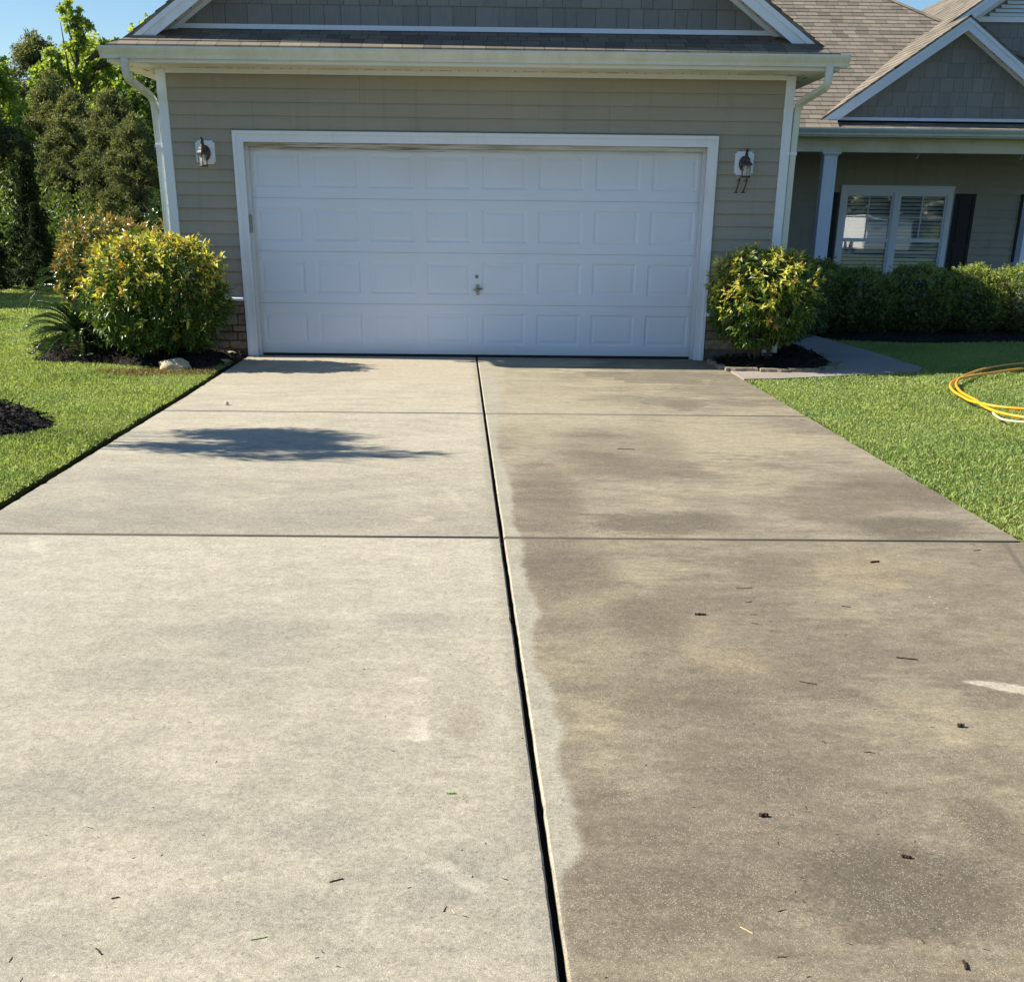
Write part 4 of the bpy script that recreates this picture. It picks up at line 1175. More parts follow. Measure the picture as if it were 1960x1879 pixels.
# ------------------------------------------------------------------ wall lanterns
def lantern(x_, z_, label):
    """x_,z_: centre of the lamp body; back plate offset to its right"""
    root = empty('wall_lantern', (x_, -.017, z_))
    tag(root, label, 'wall lamp', 'wall lanterns beside the garage door')
    # notched white mounting block
    def notch(w, h, n): return [(-w, -h + n), (-w + n, -h + n), (-w + n, -h), (w - n, -h), (w - n, -h + n), (w, -h + n), (w, h - n), (w - n, h - n), (w - n, h), (-w + n, h), (-w + n, h - n), (-w, h - n)]
    mb = MB(); mb.prism([(px, 0, pz) for px, pz in notch(.098, .112, .018)], (.012, -.016, .01), (.012, .016, .01))
    mb.prism([(px, 0, pz) for px, pz in notch(.078, .092, .012)], (.012, -.026, .01), (.012, -.0165, .01)); obj('mounting_block', mb, 'white_trim', root)
    mb = MB(); mb.lathe([(0, 0), (.058, 0), (.060, .008), (.050, .018), (.034, .022), (0, .022)], (0, 0, 0), 24)
    mb.v = [(p[0] + .012, -.0265 - p[2], p[1] * 1.25 + .005) for p in mb.v]; obj('back_plate', mb, 'metal_bronze', root, smooth=True)
    ly = -.145
    mb = MB(); ar = [(.012, -.045, .03), (.012, -.07, .075), (.012, -.095, .118), (.012, -.125, .138), (.012, -.15, .13), (.012, -.158, .10), (.012, -.147, .072)]
    mb.tube(ar, [.009, .009, .009, .010, .011, .009, .008], 10); obj('arm', mb, 'metal_bronze', root, smooth=True)
    cx = .012
    mb = MB(); mb.lathe([(0, .082), (.012, .080), (.016, .066), (.034, .052), (.038, .040), (.042, .022), (.060, .002), (.068, -.004), (.068, -.014), (.052, -.018), (0, -.018)][::-1], (cx, ly, 0), 6)
    obj('cap', mb, 'metal_bronze', root)
    mb = MB()
    for q in range(6):
        an = 2 * math.pi * (q + .5) / 6; r0, r1 = .050, .042
        mb.tube([(cx + r0 * math.cos(an), ly + r0 * math.sin(an), -.018), (cx + r1 * math.cos(an), ly + r1 * math.sin(an), -.118)], .0032, 5)
    mb.lathe([(0, -.132), (.050, -.132), (.054, -.124), (.046, -.117), (0, -.117)], (cx, ly, 0), 6); obj('cage', mb, 'metal_bronze', root)
    mb = MB(); i = len(mb.v)
    for rr_, zz in ((.047, -.019), (.039, -.116)):
        for q in range(6):
            an = 2 * math.pi * (q + .5) / 6; mb.v.append((cx + rr_ * math.cos(an), ly + rr_ * math.sin(an), zz))
    mb.f = [(q, (q + 1) % 6, 6 + (q + 1) % 6, 6 + q) for q in range(6)]; obj('pane', mb, 'lamp_glass', root)
    mb = MB(); mb.lathe([(0, -.02), (.012, -.02), (.013, -.04), (.022, -.06), (.022, -.078), (.012, -.092), (0, -.096)][::-1], (cx, ly, 0), 14); obj('bulb', mb, 'bulb', root, smooth=True)
    return root
lantern(-2.845, 2.05, 'bronze wall lantern on a white block left of the garage door')
lantern(2.815, 2.005, 'dark wall lantern on a white block above the house number')
hn = empty('house_number', (2.79, -.03, 1.80)); tag(hn, 'black slanted metal house number 11 on the siding', 'house number')
def digit(dx):
    mb = MB()
    mb.tube([(dx - .022, 0, .040), (dx - .002, -.002, .058), (dx + .006, -.002, .066)], [.003, .005, .006], 8)
    mb.tube([(dx + .006, -.002, .066), (dx - .004, -.002, .02), (dx - .020, -.002, -.04), (dx - .028, -.002, -.066)], [.0065, .005, .005, .0065], 8)
    mb.tube([(dx - .050, 0, -.070), (dx - .028, -.002, -.066), (dx - .004, 0, -.070)], [.003, .0055, .003], 8)
    obj('digit', mb, 'metal_black', hn, smooth=True)
digit(0.0); digit(.078)

# ================================================================== PLANTS
def twigs(name, paths, mat, parent):
    mb = MB()
    for p, r_ in paths: mb.tube(p, r_, 6)
    return obj(name, mb, mat, parent, smooth=True)
def shrub(name, label, cat, c, rad, n_sh, leafL, leafW, mat, young=0.55, group=None, per=7, power=2.6, base=0.2, fill=1.0, stems=5, stem_mat='bark', droop=0.0, jag=0.1, jitter_top=0.05):
    """clipped round shrub: whorls of leaves at shoot tips, dense inner leaves, stems"""
    cx, cy, cz = c; rx, ry, rz = rad
    root = empty(name, (cx, cy, 0)); tag(root, label, cat, group)
    d = unit(n_sh * 2); 
    # superquadric radius
    k = (np.abs(d) ** power).sum(1) ** (-1 / power)
    lump = 1 + jag * np.sin(d[:, 0] * 5 + cx) * np.sin(d[:, 1] * 6 + 1) * np.sin(d[:, 2] * 5 + 2) + rng.normal(0, .025, len(d))
    rr_ = np.where(rng.random(len(d)) < .68, rng.uniform(.90, 1.03, len(d)), rng.uniform(.45, .9, len(d)))
    S = d * (k * lump * rr_)[:, None] * np.array([rx, ry, rz])
    stray = rng.random(len(S)) < .022
    S[stray] *= rng.uniform(1.08, 1.22, (stray.sum(), 1))
    S = S[:int(n_sh * 1.0)]; dS = d[:len(S)]; kk = rr_[:len(S)]
    outd = norm(S / (np.array([rx, ry, rz]) ** 2)); outd[:, 2] += .35; outd = norm(outd)
    # whorl
    P = np.repeat(S, per, 0); O = np.repeat(outd, per, 0)
    T1 = norm(np.cross(O, unit(len(P))))
    az = np.tile(np.arange(per), len(S)) * 2.4
    A = norm(np.cross(O, np.tile([[0.3, .9, .1]], (len(P), 1)))); Bv = np.cross(O, A)
    T = A * np.cos(az)[:, None] + Bv * np.sin(az)[:, None]
    lev = np.tile(np.linspace(0, 1, per), len(S))
    D = T * (1.0 - .55 * lev)[:, None] + O * (.25 + .8 * lev)[:, None] + rng.normal(0, .22, P.shape)
    D[:, 2] -= droop * (1 - lev)
    P = P + O * (lev * leafL * .8)[:, None] - O * leafL * .6
    hgt = (P[:, 2] + rz) / (2 * rz)
    yv = np.repeat(rng.random(len(S)), per) * .75 + lev * .25 
    yv = yv * np.clip((hgt - young) * 2.2 + .95, 0, 1.6) * np.repeat(np.clip((kk - .8) * 5, 0, 1), per) + np.where(np.repeat(rng.random(len(S)) < .05, per), .5, 0)
    P[:, 2] += cz
    L = leafL * rng.uniform(.65, 1.25, len(P)) * (1 - .35 * lev)
    keep = P[:, 2] > 0.03
    o = leaves('foliage', P[keep], D[keep], L[keep], (L * leafW / leafL)[keep] , mat, yv[keep], root, up=(0, -.2, 1), roll=.5)
    # stems
    paths = []
    for k_ in range(stems):
        an = 2 * math.pi * k_ / max(stems, 1) + random.random(); bx, by = .05 * math.cos(an), .05 * math.sin(an)
        tx, ty = rx * .6 * math.cos(an), ry * .6 * math.sin(an); zb = cz - rz * .3
        p = [(bx, by, .0), (bx + tx * .3, by + ty * .3, zb * .45), (bx + tx * .7, by + ty * .7, zb), (tx * 1.1, ty * 1.1, cz + rz * .4)]
        paths.append((p, [.016, .013, .010, .004]))
        for m_ in range(5):
            t = random.uniform(.3, .95); q = Vector(p[1]).lerp(Vector(p[3]), t)
            e = q + Vector((random.uniform(-.5, .5) * rx, random.uniform(-.5, .5) * ry, random.uniform(.1, .6) * rz))
            paths.append(([q, (q + e) / 2 + Vector((.02, .01, .02)), e], [.006, .004, .002]))
    twigs('stems', paths, stem_mat, root)
    # foliage was built in world space: move to local
    me = o.data; V = np.empty(len(me.vertices) * 3, np.float32); me.vertices.foreach_get('co', V)
    me.vertices.foreach_set('co', V); me.update()
    return root
# two front shrubs
shrub('cleyera_shrub', 'large clipped yellow-green shrub left of the garage door with pale new leaves', 'shrub', (-3.25, -.84, .71), (.645, .48, .53), 1700, .088, .036, 'leaf_cleyera', young=.52, per=7, stems=6, jag=.15, power=3.2)
shrub('cleyera_shrub', 'round yellow-green shrub standing right of the garage door in a stone-edged bed', 'shrub', (3.04, -.56, .71), (.53, .46, .46), 1150, .082, .034, 'leaf_cleyera', young=.48, per=7, stems=5, jag=.16, droop=.35)
# small darker bush right behind it
shrub('azalea_shrub', 'dark green shrub at the hedge end, behind the round shrub', 'shrub', (3.66, .75, .62), (.42, .55, .46), 2600, .036, .017, 'leaf_azalea', young=.7, per=6, stems=4)
# red tip bushes behind the left shrub
shrub('photinia_shrub', 'red-tipped shrub behind the large yellow-green shrub by the left wall', 'shrub', (-4.50, 1.5, .82), (.55, .55, .58), 1300, .078, .032, 'leaf_redtip', young=.3, per=7, stems=5, jag=.14)
shrub('photinia_shrub', 'reddish-brown topped shrub against the left corner of the house', 'shrub', (-3.75, 2.3, .8), (.42, .5, .62), 700, .06, .024, 'leaf_redtip', young=.5, per=7, stems=4)
shrub('glossy_shrub', 'glossy dark green shrub rising behind the red-tipped shrubs by the house wall', 'shrub', (-4.15, 4.3, 1.0), (.62, .7, .78), 1100, .075, .034, 'leaf_gloss', young=2, per=7, stems=4, jag=.2)
# hedge of azaleas in front of the porch
hg = [((5.15, 3.25, .43), (.52, .55, .44), 'first azalea of the porch hedge, nearest the garage, in shade'),
      ((5.98, 3.3, .44), (.50, .55, .47), 'second azalea from the garage in the porch hedge, below the window middle'),
      ((6.75, 3.35, .43), (.47, .55, .46), 'third azalea from the garage in the porch hedge, sunlit on its right top'),
      ((7.52, 3.4, .44), (.50, .55, .48), 'fourth azalea of the porch hedge, sunlit, at the photo edge'),
      ((4.95, 4.6, .46), (.45, .5, .46), 'dark azalea behind the porch hedge end beside the porch column')]
for c_, r_, lb in hg:
    shrub('azalea_shrub', lb, 'shrub', c_, r_, 5200, .036, .017, 'leaf_azalea', young=.30, per=6, power=2.3, stems=4, jag=.16, group='azaleas of the porch hedge')  # low young level: new growth plus sunlit hedge-top brightness put into leaf colour

# sago palms
def sago(c, n, L, label, seed, name='sago_palm', lo=0.02):
    rr = random.Random(seed); root = empty(name, c); tag(root, label, 'palm')
    mb = MB(); mb.lathe([(.08, -.02), (.10, .04), (.09, .12), (.05, .17)], (0, 0, 0), 10); obj('trunk', mb, 'bark', root)
    P, D, LL = [], [], []
    fr = MB()
    for k in range(n):
        az = k * 2.399 + rr.uniform(-.2, .2); el = rr.uniform(.45, 1.45) if k > n * .35 else rr.uniform(lo, .5)
        ln = L * rr.uniform(.8, 1.1); pts = []; p = Vector((0, 0, .14)); e = el; st = ln / 14
        for j in range(15):
            pts.append(p.copy()); d = Vector((math.cos(az) * math.cos(e), math.sin(az) * math.cos(e), math.sin(e)))
            p = p + d * st; e -= .075 + .02 * j * .35
            if p.z < .03: p.z = .03
        fr.tube(pts, [.007 * (1 - j / 18) for j in range(15)], 5)
        for j in range(28):
            t = j / 28 * 13 + 1; a_ = pts[int(t) - 0 if int(t) < 14 else 13]; b_ = pts[min(int(t) + 1, 14)]
            q = a_.lerp(b_, t - int(t)); tn = (b_ - a_).normalized() if (b_ - a_).length > 0 else Vector((1, 0, 0))
            sd = tn.cross(Vector((0, 0, 1))).normalized()
            for s_ in (-1, 1):
                d = (sd * s_ * .85 + tn * .6 + Vector((0, 0, .28))).normalized()
                P.append(q); D.append(d); LL.append(L * .17 * math.sin(math.pi * (j + 3) / 33) ** .6)
    fo = obj('frond_stalks', fr, 'leaf_sago', root)
    leaves('fronds', np.array([tuple(p) for p in P]), np.array([tuple(d) for d in D]), np.array(LL), .011, 'leaf_sago', None, root, tmpl='dia', roll=.15)
    return root
sago((-4.22, -.50, .06), 54, .62, 'sago palm with dark arching fronds at the left end of the mulch bed', 4)
sago((-5.05, 1.9, .35), 16, .75, 'pale feathery palm fronds behind the red-tipped shrub at left', 9, lo=.6)
# small broadleaf plant
root = empty('small_plant', (-3.72, -.55, .08)); tag(root, 'small broad-leaved green plant in the mulch under the left shrub', 'plant')
P = np.array([(rng.normal(0, .05), rng.normal(0, .04), rng.uniform(.05, .2)) for _ in range(26)])
D = np.c_[rng.normal(0, 1, 26), rng.normal(0, 1, 26), rng.uniform(-.2, .8, 26)]
leaves('leaves', P, D, rng.uniform(.07, .11, 26), .045, 'leaf_soft', None, root)
twigs('stems', [([(0, 0, -.03), (.01, 0, .06), tuple(P[k])], [.004, .003, .002]) for k in range(0, 26, 3)], 'bark', root)

# trees ------------------------------------------------------------
def tree(name, label, cat, base, H, rad, mat, seed, lobes=None, clr=(.13, .34), n=9000, leaf=.16, trunk=.13, crown0=.2, conical=False, group=None, clumps=60, bark='bark', squash=.75, lean=(0, 0), lw=.65, dense=1.0):
    r_ = np.random.default_rng(seed); rr = random.Random(seed)
    root = empty(name, base); tag(root, label, cat, group)
    top = Vector((lean[0], lean[1], H * .93))
    tp = [Vector((0, 0, -.1)), Vector((lean[0] * .2 + rr.uniform(-.1, .1), 0, H * .3)), Vector((lean[0] * .6, lean[1] * .6, H * .62)), top]
    mb = MB(); mb.tube(tp, [trunk, trunk * .75, trunk * .45, trunk * .08], 8)
    obj('trunk', mb, bark, root, smooth=True)
    cen, cr = [], []; lim = MB()
    for k in range(clumps):
        t = crown0 + (1 - crown0) * ((k + .5) / clumps)
        if conical: R_ = rad * (1.03 - t) / (1.03 - crown0)
        else: R_ = rad * (math.sin(math.pi * min(1, ((t - crown0) / (1 - crown0)) * .86 + .14)) ** .6)
        az = k * 2.399 + rr.uniform(-.5, .5); q = R_ * (rr.uniform(.1, 1.3) if conical and rad > 2 else rr.uniform(.35, 1.0))
        b_ = tp[1].lerp(tp[2], min(1, max(0, (t - .3) / .32))) if t < .62 else tp[2].lerp(tp[3], (t - .62) / .38)
        c_ = Vector((b_.x + q * math.cos(az), b_.y + q * math.sin(az), H * t + (0 if conical else rr.uniform(-.2, .3))))
        s0 = Vector((b_.x, b_.y, max(.3, c_.z - q * .55)))
        lim.tube([s0, s0.lerp(c_, .5) + Vector((0, 0, .04 * q)), c_], [trunk * .28 * (1.1 - t), trunk * .16 * (1.1 - t), .008], 5)
        cen.append(tuple(c_)); cr.append(rad * rr.uniform(*clr) * (1 if not conical else .72))
    if lobes:
        cen, cr = [], []
        for (lx, lz, lr) in lobes:
            for _ in range(5):
                c_ = Vector((lx + rr.uniform(-.75, .75) * lr, rr.uniform(-.9, .9) * lr, lz + rr.uniform(-.75, .75) * lr)); cen.append(tuple(c_)); cr.append(lr * rr.uniform(.32, .62))
                s0 = Vector((lx * .25, 0, max(.5, lz - lr * 1.6))); lim.tube([s0, s0.lerp(c_, .55), c_], [.045, .025, .008], 5)
        clumps = len(cen)
    obj('limbs', lim, bark, root)
    cen = np.array(cen); cr = np.array(cr); w_ = cr ** 2; idx = r_.choice(clumps, n, p=w_ / w_.sum())
    off = norm(r_.normal(0, 1, (n, 3))) * (r_.random(n) ** .45)[:, None] * cr[idx][:, None]; off[:, 2] *= squash
    P = cen[idx] + off; P = P[P[:, 2] > .05]; m = len(P); off = off[:m]
    D = r_.normal(0, 1, (m, 3)); D[:, 2] -= .2
    L = leaf * r_.uniform(.6, 1.3, m)
    yv = np.clip((P[:, 2] / H - .3) * .9 + r_.normal(0, .25, m), 0, 1)
    leaves('crown', P, D, L, L * lw, mat, yv, root, tmpl='dia', roll=1.2)
    return root
def tree_copy(src, base, rot, sc, label, group=None):
    c_ = src.copy(); COL.objects.link(c_); c_.location = base; c_.rotation_euler = (0, 0, rot); c_.scale = (sc, sc, sc); c_['label'] = label
    if group: c_['group'] = group
    for ch in src.children:
        d = ch.copy(); COL.objects.link(d); d.parent = c_; d.matrix_parent_inverse = ch.matrix_parent_inverse.copy()
    return c_
WG = 'trees of the wood beyond the lawn'
tree('broadleaf_tree', 'tall bright green broadleaf tree whose pointed top stands highest against the sky', 'tree', (-13.7, 29, 0), 7.6, 2.0, 'leaf_tree', 3, n=15000, clumps=4, leaf=.15, lobes=[(-.15, 7.45, .22), (.12, 7.25, .25), (-.05, 6.95, .34), (.35, 6.75, .30), (.1, 6.35, .42), (1.1, 6.5, .36), (1.35, 6.1, .30), (-.6, 6.0, .45), (.55, 5.85, .5), (-1.3, 5.5, .4), (-.2, 5.3, .6), (1.2, 5.2, .6), (-1.0, 4.7, .7), (.5, 4.4, .8), (1.6, 4.3, .6), (-.6, 3.6, .9), (1.1, 3.3, .9), (0, 2.5, 1.0)], group=WG, lean=(-.35, 0))
tB = tree('broadleaf_tree', 'bright yellow-green tree just left of the house eave', 'tree', (-11.8, 31.5, 0), 7.1, 2.1, 'leaf_tree', 5, n=20000, leaf=.15, clumps=80, group=WG)
tree('broadleaf_tree', 'darker green tree whose crown meets the gutter end', 'tree', (-10.7, 27.5, 0), 6.1, 1.5, 'leaf_tree_dark', 6, n=14000, leaf=.14, clumps=60, group=WG)
tree('broadleaf_tree', 'light green tree at the left photo edge behind the dark conifers', 'tree', (-16.2, 27, 0), 6.0, 2.0, 'leaf_tree', 8, n=18000, leaf=.15, clumps=70, group=WG)
tA = tree('pine_tree', 'brownish-green young pine with a rounded dark top, centre left of the wood', 'tree', (-12.3, 22.5, 0), 4.7, 1.35, 'leaf_pine', 12, n=30000, leaf=.12, clumps=230, clr=(.08, .2), group=WG, crown0=.04, lw=.28, bark='bark_dark')
tree_copy(tA, (-9.7, 19.2, 0), 2.1, .86, 'brownish-green young pine nearest the downspout', WG)
tree_copy(tA, (-11.2, 20.8, 0), 4.0, .88, 'brownish-green young pine in the middle of the wood front', WG)
tree_copy(tA, (-14.2, 22.0, 0), 1.0, .92, 'brownish-green pine behind the dark cypress at left', WG)
tree_copy(tA, (-17.5, 36.0, 0), 5.0, 1.52, 'distant dark pine showing a small tuft above the left skyline', WG)
tree_copy(tB, (-14.2, 32, 0), 2.2, .95, 'pale green tree seen between the tall pointed tree and the eave', WG)
tree_copy(tB, (-19.3, 31, 0), 3.7, .80, 'green tree at the left skyline beside the photo edge', WG)
tree_copy(tB, (-9.2, 30, 0), 1.2, .82, 'yellow-green tree behind the downspout elbow', WG)
tree_copy(tA, (-8.6, 17.2, 0), .5, .72, 'low brownish pine beside the house corner', WG)
# understory thicket: one mass
P = np.c_[rng.uniform(-20, -5, 42000), rng.uniform(15.5, 26, 42000), rng.random(42000) ** .8]
hmax = 1.5 + .7 * np.sin(P[:, 0] * 1.7) * np.sin(P[:, 1] * 1.3) + .08 * (P[:, 1] - 15)
P[:, 2] *= hmax
o = leaves('undergrowth', P, rng.normal(0, 1, P.shape), rng.uniform(.07, .15, len(P)), .055, 'leaf_tree_dark', None, tmpl='dia', roll=1.2)
tag(o, 'dark tangled undergrowth along the edge of the wood', 'undergrowth', kind='stuff')
# dark cypresses on the left
tC = tree('cypress_tree', 'dark pointed cypress at the left edge with a narrow spiky top', 'tree', (-8.75, 10.4, 0), 2.35, .62, 'leaf_cypress', 31, n=15000, leaf=.07, conical=True, clumps=140, crown0=.03, trunk=.06, lw=.3, bark='bark_dark', group='dark cypresses at the left lawn edge')
tree_copy(tC, (-9.35, 9.2, 0), 1.7, .80, 'dark broad cypress below and left of the pointed one', 'dark cypresses at the left lawn edge')
tree_copy(tC, (-8.35, 9.6, 0), 3.0, .66, 'low dark cypress at the foot of the pointed one, nearest the lawn', 'dark cypresses at the left lawn edge')
tree_copy(tC, (-9.9, 10.8, 0), 4.2, .92, 'dark cypress cut by the left photo edge', 'dark cypresses at the left lawn edge')
# trees outside the left of the picture that shade the lawn
tree_copy(tB, (-15.0, 4.4, 0), .4, .78, 'leafy tree standing left of the side lawn', WG)
tree_copy(tB, (-15.5, 8.2, 0), 2.9, .82, 'leafy tree left of the side lawn beyond the first', WG)
tree_copy(tA, (-12.6, 6.6, 0), 2.9, .84, 'young pine left of the side lawn', WG)

# multi-stem crape myrtle left of the frame, throws the leafy shadow on the driveway
root = empty('crape_myrtle', (-4.38, -4.88, .1)); tag(root, 'slender multi-stemmed small tree in the near left mulch bed', 'tree')
paths, tips = [], []
rr = random.Random(2)
for k, (tx, ty, tz) in enumerate([(-.20, .30, 1.95), (-.08, .12, 2.15), (.05, -.08, 2.25), (.0, -.52, 2.55), (-.15, -.30, 1.75), (.10, .22, 2.05), (-.02, -.20, 2.15), (.02, .05, 1.9)]):
    p = [Vector((rr.uniform(-.03, .03), rr.uniform(-.05, .05), 0)), Vector((tx * .3, ty * .35, .65)), Vector((tx * .7, ty * .8, 1.3)), Vector((tx, ty, tz))]
    paths.append((p, [.014, .011, .009, .004]))
    for m_ in range(10):
        t = rr.uniform(.5, 1); q = p[2].lerp(p[3], t); e = q + Vector((rr.uniform(-.14, .14), rr.uniform(-.21, .21), rr.uniform(.05, .42)))
        paths.append(([q, (q + e) / 2, e], [.005, .004, .002])); tips.append(e); tips.append((q + e) / 2)
twigs('stems', paths, 'bark', root)
tips = np.array([tuple(t) for t in tips]); idx = rng.integers(0, len(tips), 4200)
P = tips[idx] + rng.normal(0, 1, (4200, 3)) * [.035, .035, .085]
leaves('foliage', P, rng.normal(0, .38, (4200, 3)) + [.1, 0, 1.0], rng.uniform(.08, .19, 4200), .017, 'leaf_gloss', None, root, roll=1)

# ================================================================== SMALL THINGS
def rock(name, c, dims, mat, seed, label, cat, group=None):
    bm = bmesh.new(); bmesh.ops.create_icosphere(bm, subdivisions=4, radius=1.0)
    from mathutils import noise as mn
    for v in bm.verts:
        p = v.co.copy(); n_ = mn.noise(p * 1.3 + Vector((seed, 0, 0))) * .28 + mn.noise(p * 3.5 + Vector((0, seed, 0))) * .10 + mn.noise(p * 9) * .03
        v.co = p * (1 + n_); v.co.x *= dims[0]; v.co.y *= dims[1]; v.co.z = max(v.co.z, -.45) * dims[2]
    for f in bm.faces: f.smooth = True
    me = bpy.data.meshes.new(name); bm.to_mesh(me); bm.free(); o = link(name, me, mat); o.location = c
    tag(o, label, cat, group); return o
rock('rock', (-3.02, -1.29, .03), (.17, .10, .085), 'limestone', 3, 'pale tan rough rock at the front of the left mulch bed', 'rock')
rock('flat_stone', (-2.78, -.18, .05), (.13, .08, .02), 'limestone', 8, 'thin flat tan stone in the mulch by the left door casing', 'stone')
rock('flat_stone', (-2.68, -.75, .03), (.10, .07, .02), 'limestone', 12, 'small brown flat stone between the left shrub and the driveway corner', 'stone')
rock('pebble', (-2.01, -3.5, .012), (.018, .015, .018), 'limestone', 5, 'tiny yellowish pebble alone on the upper left driveway slab', 'pebble')
# stone edging of the right bed
ed = [(2.60, -.30, 1.45, .36), (2.62, -.66, 1.5, .32), (2.80, -.93, -.02, .34), (3.13, -.99, -.05, .30), (3.45, -.94, .12, .34), (3.78, -.70, .75, .30), (3.96, -.38, 1.2, .34)]
lbs = ['edging stone at the garage end of the right bed', 'edging stone below the right door casing, second of the bed rim', 'corner edging stone of the right bed nearest the driveway',
       'front edging stone of the right bed, left of its middle', 'front edging stone of the right bed, right of its middle', 'edging stone where the right bed rim curves toward the porch', 'edging stone beside the shaded walkway, last of the rim']
for k, (x_, y_, an, ln) in enumerate(ed):
    mb = MB(); n_ = 7; rr = random.Random(k); h = .03
    top_ = [(-ln / 2 + ln * j / n_, -.045 + rr.uniform(-.012, .012)) for j in range(n_ + 1)] + [(ln / 2 - ln * j / n_, .045 + rr.uniform(-.012, .012)) for j in range(n_ + 1)]
    mb.prism([(p[0], p[1], 0) for p in top_], (0, 0, -.03), (0, 0, h))
    o = obj('edging_stone', mb, 'edging', bevel=.005); o.location = (x_, y_, .004); o.rotation_euler = (rr.uniform(-.04, .04), rr.uniform(-.03, .03), an)
    tag(o, lbs[k], 'edging stone', 'stones edging the right bed')
# corrugated drain pipe
mb = MB(); pts = []; rads = []
for k in range(60):
    t = k / 59; pts.append((-4.25 + t * .95, .55 - t * .35, .12 + .03 * math.sin(t * 3.1))); rads.append(.05 if k % 2 else .042)
mb.tube(pts, rads, 12); o = obj('drain_pipe', mb, 'rubber', smooth=False); tag(o, 'black corrugated drain pipe lying in the mulch behind the left shrub', 'pipe')

# hoses on the right lawn
def smooth_path(pts, z, n=8):
    P = [Vector((p[0], p[1], z if len(p) < 3 else p[2])) for p in pts]; out = []
    for k in range(len(P) - 1):
        p0, p1, p2, p3 = P[max(k - 1, 0)], P[k], P[k + 1], P[min(k + 2, len(P) - 1)]
        for j in range(n):
            t = j / n; out.append(.5 * ((2 * p1) + (-p0 + p2) * t + (2 * p0 - 5 * p1 + 4 * p2 - p3) * t * t + (-p0 + 3 * p1 - 3 * p2 + p3) * t ** 3))
    out.append(P[-1]); return out
mb = MB()
mb.tube(smooth_path([(8.2, .35), (7.0, .12), (6.02, -.35), (5.44, -.81), (4.95, -1.45), (4.66, -2.0), (4.50, -2.5), (4.44, -2.85), (4.42, -3.1), (4.36, -3.4), (4.34, -3.7), (4.40, -3.92), (4.55, -4.12), (4.8, -4.3), (5.3, -4.4)], .042), .0115, 10)
mb.tube(smooth_path([(5.3, -4.4), (6.2, -4.2), (6.6, -3.6), (6.3, -2.8)], .042), .0115, 10)
mb.tube(smooth_path([(6.0, -.72), (5.65, -.93), (5.33, -1.2), (5.0, -1.48), (4.74, -1.77), (4.55, -2.14), (4.43, -2.55), (4.38, -2.9), (4.36, -3.15), (4.42, -3.36), (4.48, -3.47), (4.65, -3.58), (5.0, -3.7), (5.6, -3.6), (6.2, -3.0)], .040), .012, 10)
o = obj('garden_hose', mb, 'orange_hose', smooth=True); tag(o, 'orange-yellow hose looped twice on the right lawn', 'hose')
mb = MB(); mb.tube(smooth_path([(4.30, -3.78), (4.26, -3.95), (4.25, -4.12), (4.36, -4.24), (4.7, -4.4), (5.2, -4.6)], .04), .009, 8)
o = obj('thin_hose', mb, 'cream_hose', smooth=True); tag(o, 'thin cream hose beside the orange hose loop', 'hose')

# debris on the driveway
def chip_mesh(seed, L, w):
    rr = random.Random(seed); mb = MB(); n = 6
    pts = [(-L / 2 + L * k / n, rr.uniform(-.12, .12) * w * 3, w * .4 + rr.uniform(0, .2) * w) for k in range(n + 1)]
    mb.tube(pts, [w * rr.uniform(.3, .6) for _ in pts], 5); me = bpy.data.meshes.new('bark_chip'); me.from_pydata(mb.v, [], mb.f); me.materials.append(MT['twig']); return me
chip_me = [chip_mesh(k, 1.0, .14) for k in range(5)]
DEB = [[1.33, -8.62, .04], [1.32, -8.78, .035], [1.3, -8.89, .03], [1.37, -8.86, .018], [2.64, -7.68, .035], [2.62, -7.79, .05], [1.72, -8.35, .02],
       [1.66, -9.36, .014], [1.41, -9.64, .02], [1.41, -10.06, .04], [1.12, -10.24, .014], [1.38, -10.32, .012], [.82, -10.41, .012], [1.14, -10.64, .012], [1.01, -10.6, .02],
       [1.1, -9.86, .012], [1.53, -9.73, .02], [1.67, -9.87, .02], [1.29, -9.99, .03], [1.13, -10.41, .025], [1.08, -10.45, .016], [1.01, -10.87, .02], [.95, -10.91, .03], [1.0, -10.83, .012], [1.38, -10.75, .014],
       [1.24, -11.03, .02], [.91, -11.09, .03], [1.07, -11.04, .018], [1.37, -11.06, .018], [.95, -11.16, .014], [1.14, -9.96, .014], [1.37, -10.59, .02], [1.28, -10.98, .014], [1.6, -9.01, .014], [1.63, -9.02, .016],
       [-.55, -10.15, .018], [-.7, -9.87, .02], [-1.37, -8.16, .02], [-.76, -8.13, .02], [-.43, -8.98, .014], [-.79, -10.54, .022], [-.77, -11.11, .026],
       [.16, -10.91, .03], [.21, -10.94, .018], [-.1, -11.08, .012], [-.11, -11.1, .012], [-.06, -11.13, .014], [.07, -10.82, .012], [.25, -10.61, .01], [.3, -10.78, .025], [.22, -10.77, .012], [-.89, -10.58, .012],
       [-.63, -10.69, .01], [.1, -9.25, .014], [-.53, -9.08, .012], [-.2, -9.41, .018], [-.72, -11.18, .02], [2.53, -4.23, .02], [2.69, -4.0, .05], [1.47, -7.94, .02], [1.55, -6.33, .02], [1.73, -8.67, .05]]
r_ = random.Random(4)
for _ in range(16):
    yy = r_.uniform(-11.2, -6.0); DEB.append([C_line(yy) + r_.choice([-1, 1]) * r_.uniform(.006, .03), yy, r_.uniform(.006, .016)])
for _ in range(28):      # the finer specks, mostly on the dirty half
    xx = r_.uniform(.5, 2.1) if r_.random() < .72 else r_.uniform(-1.2, .3)
    DEB.append([xx, r_.uniform(-11.3, -8.3), r_.uniform(.006, .014)])
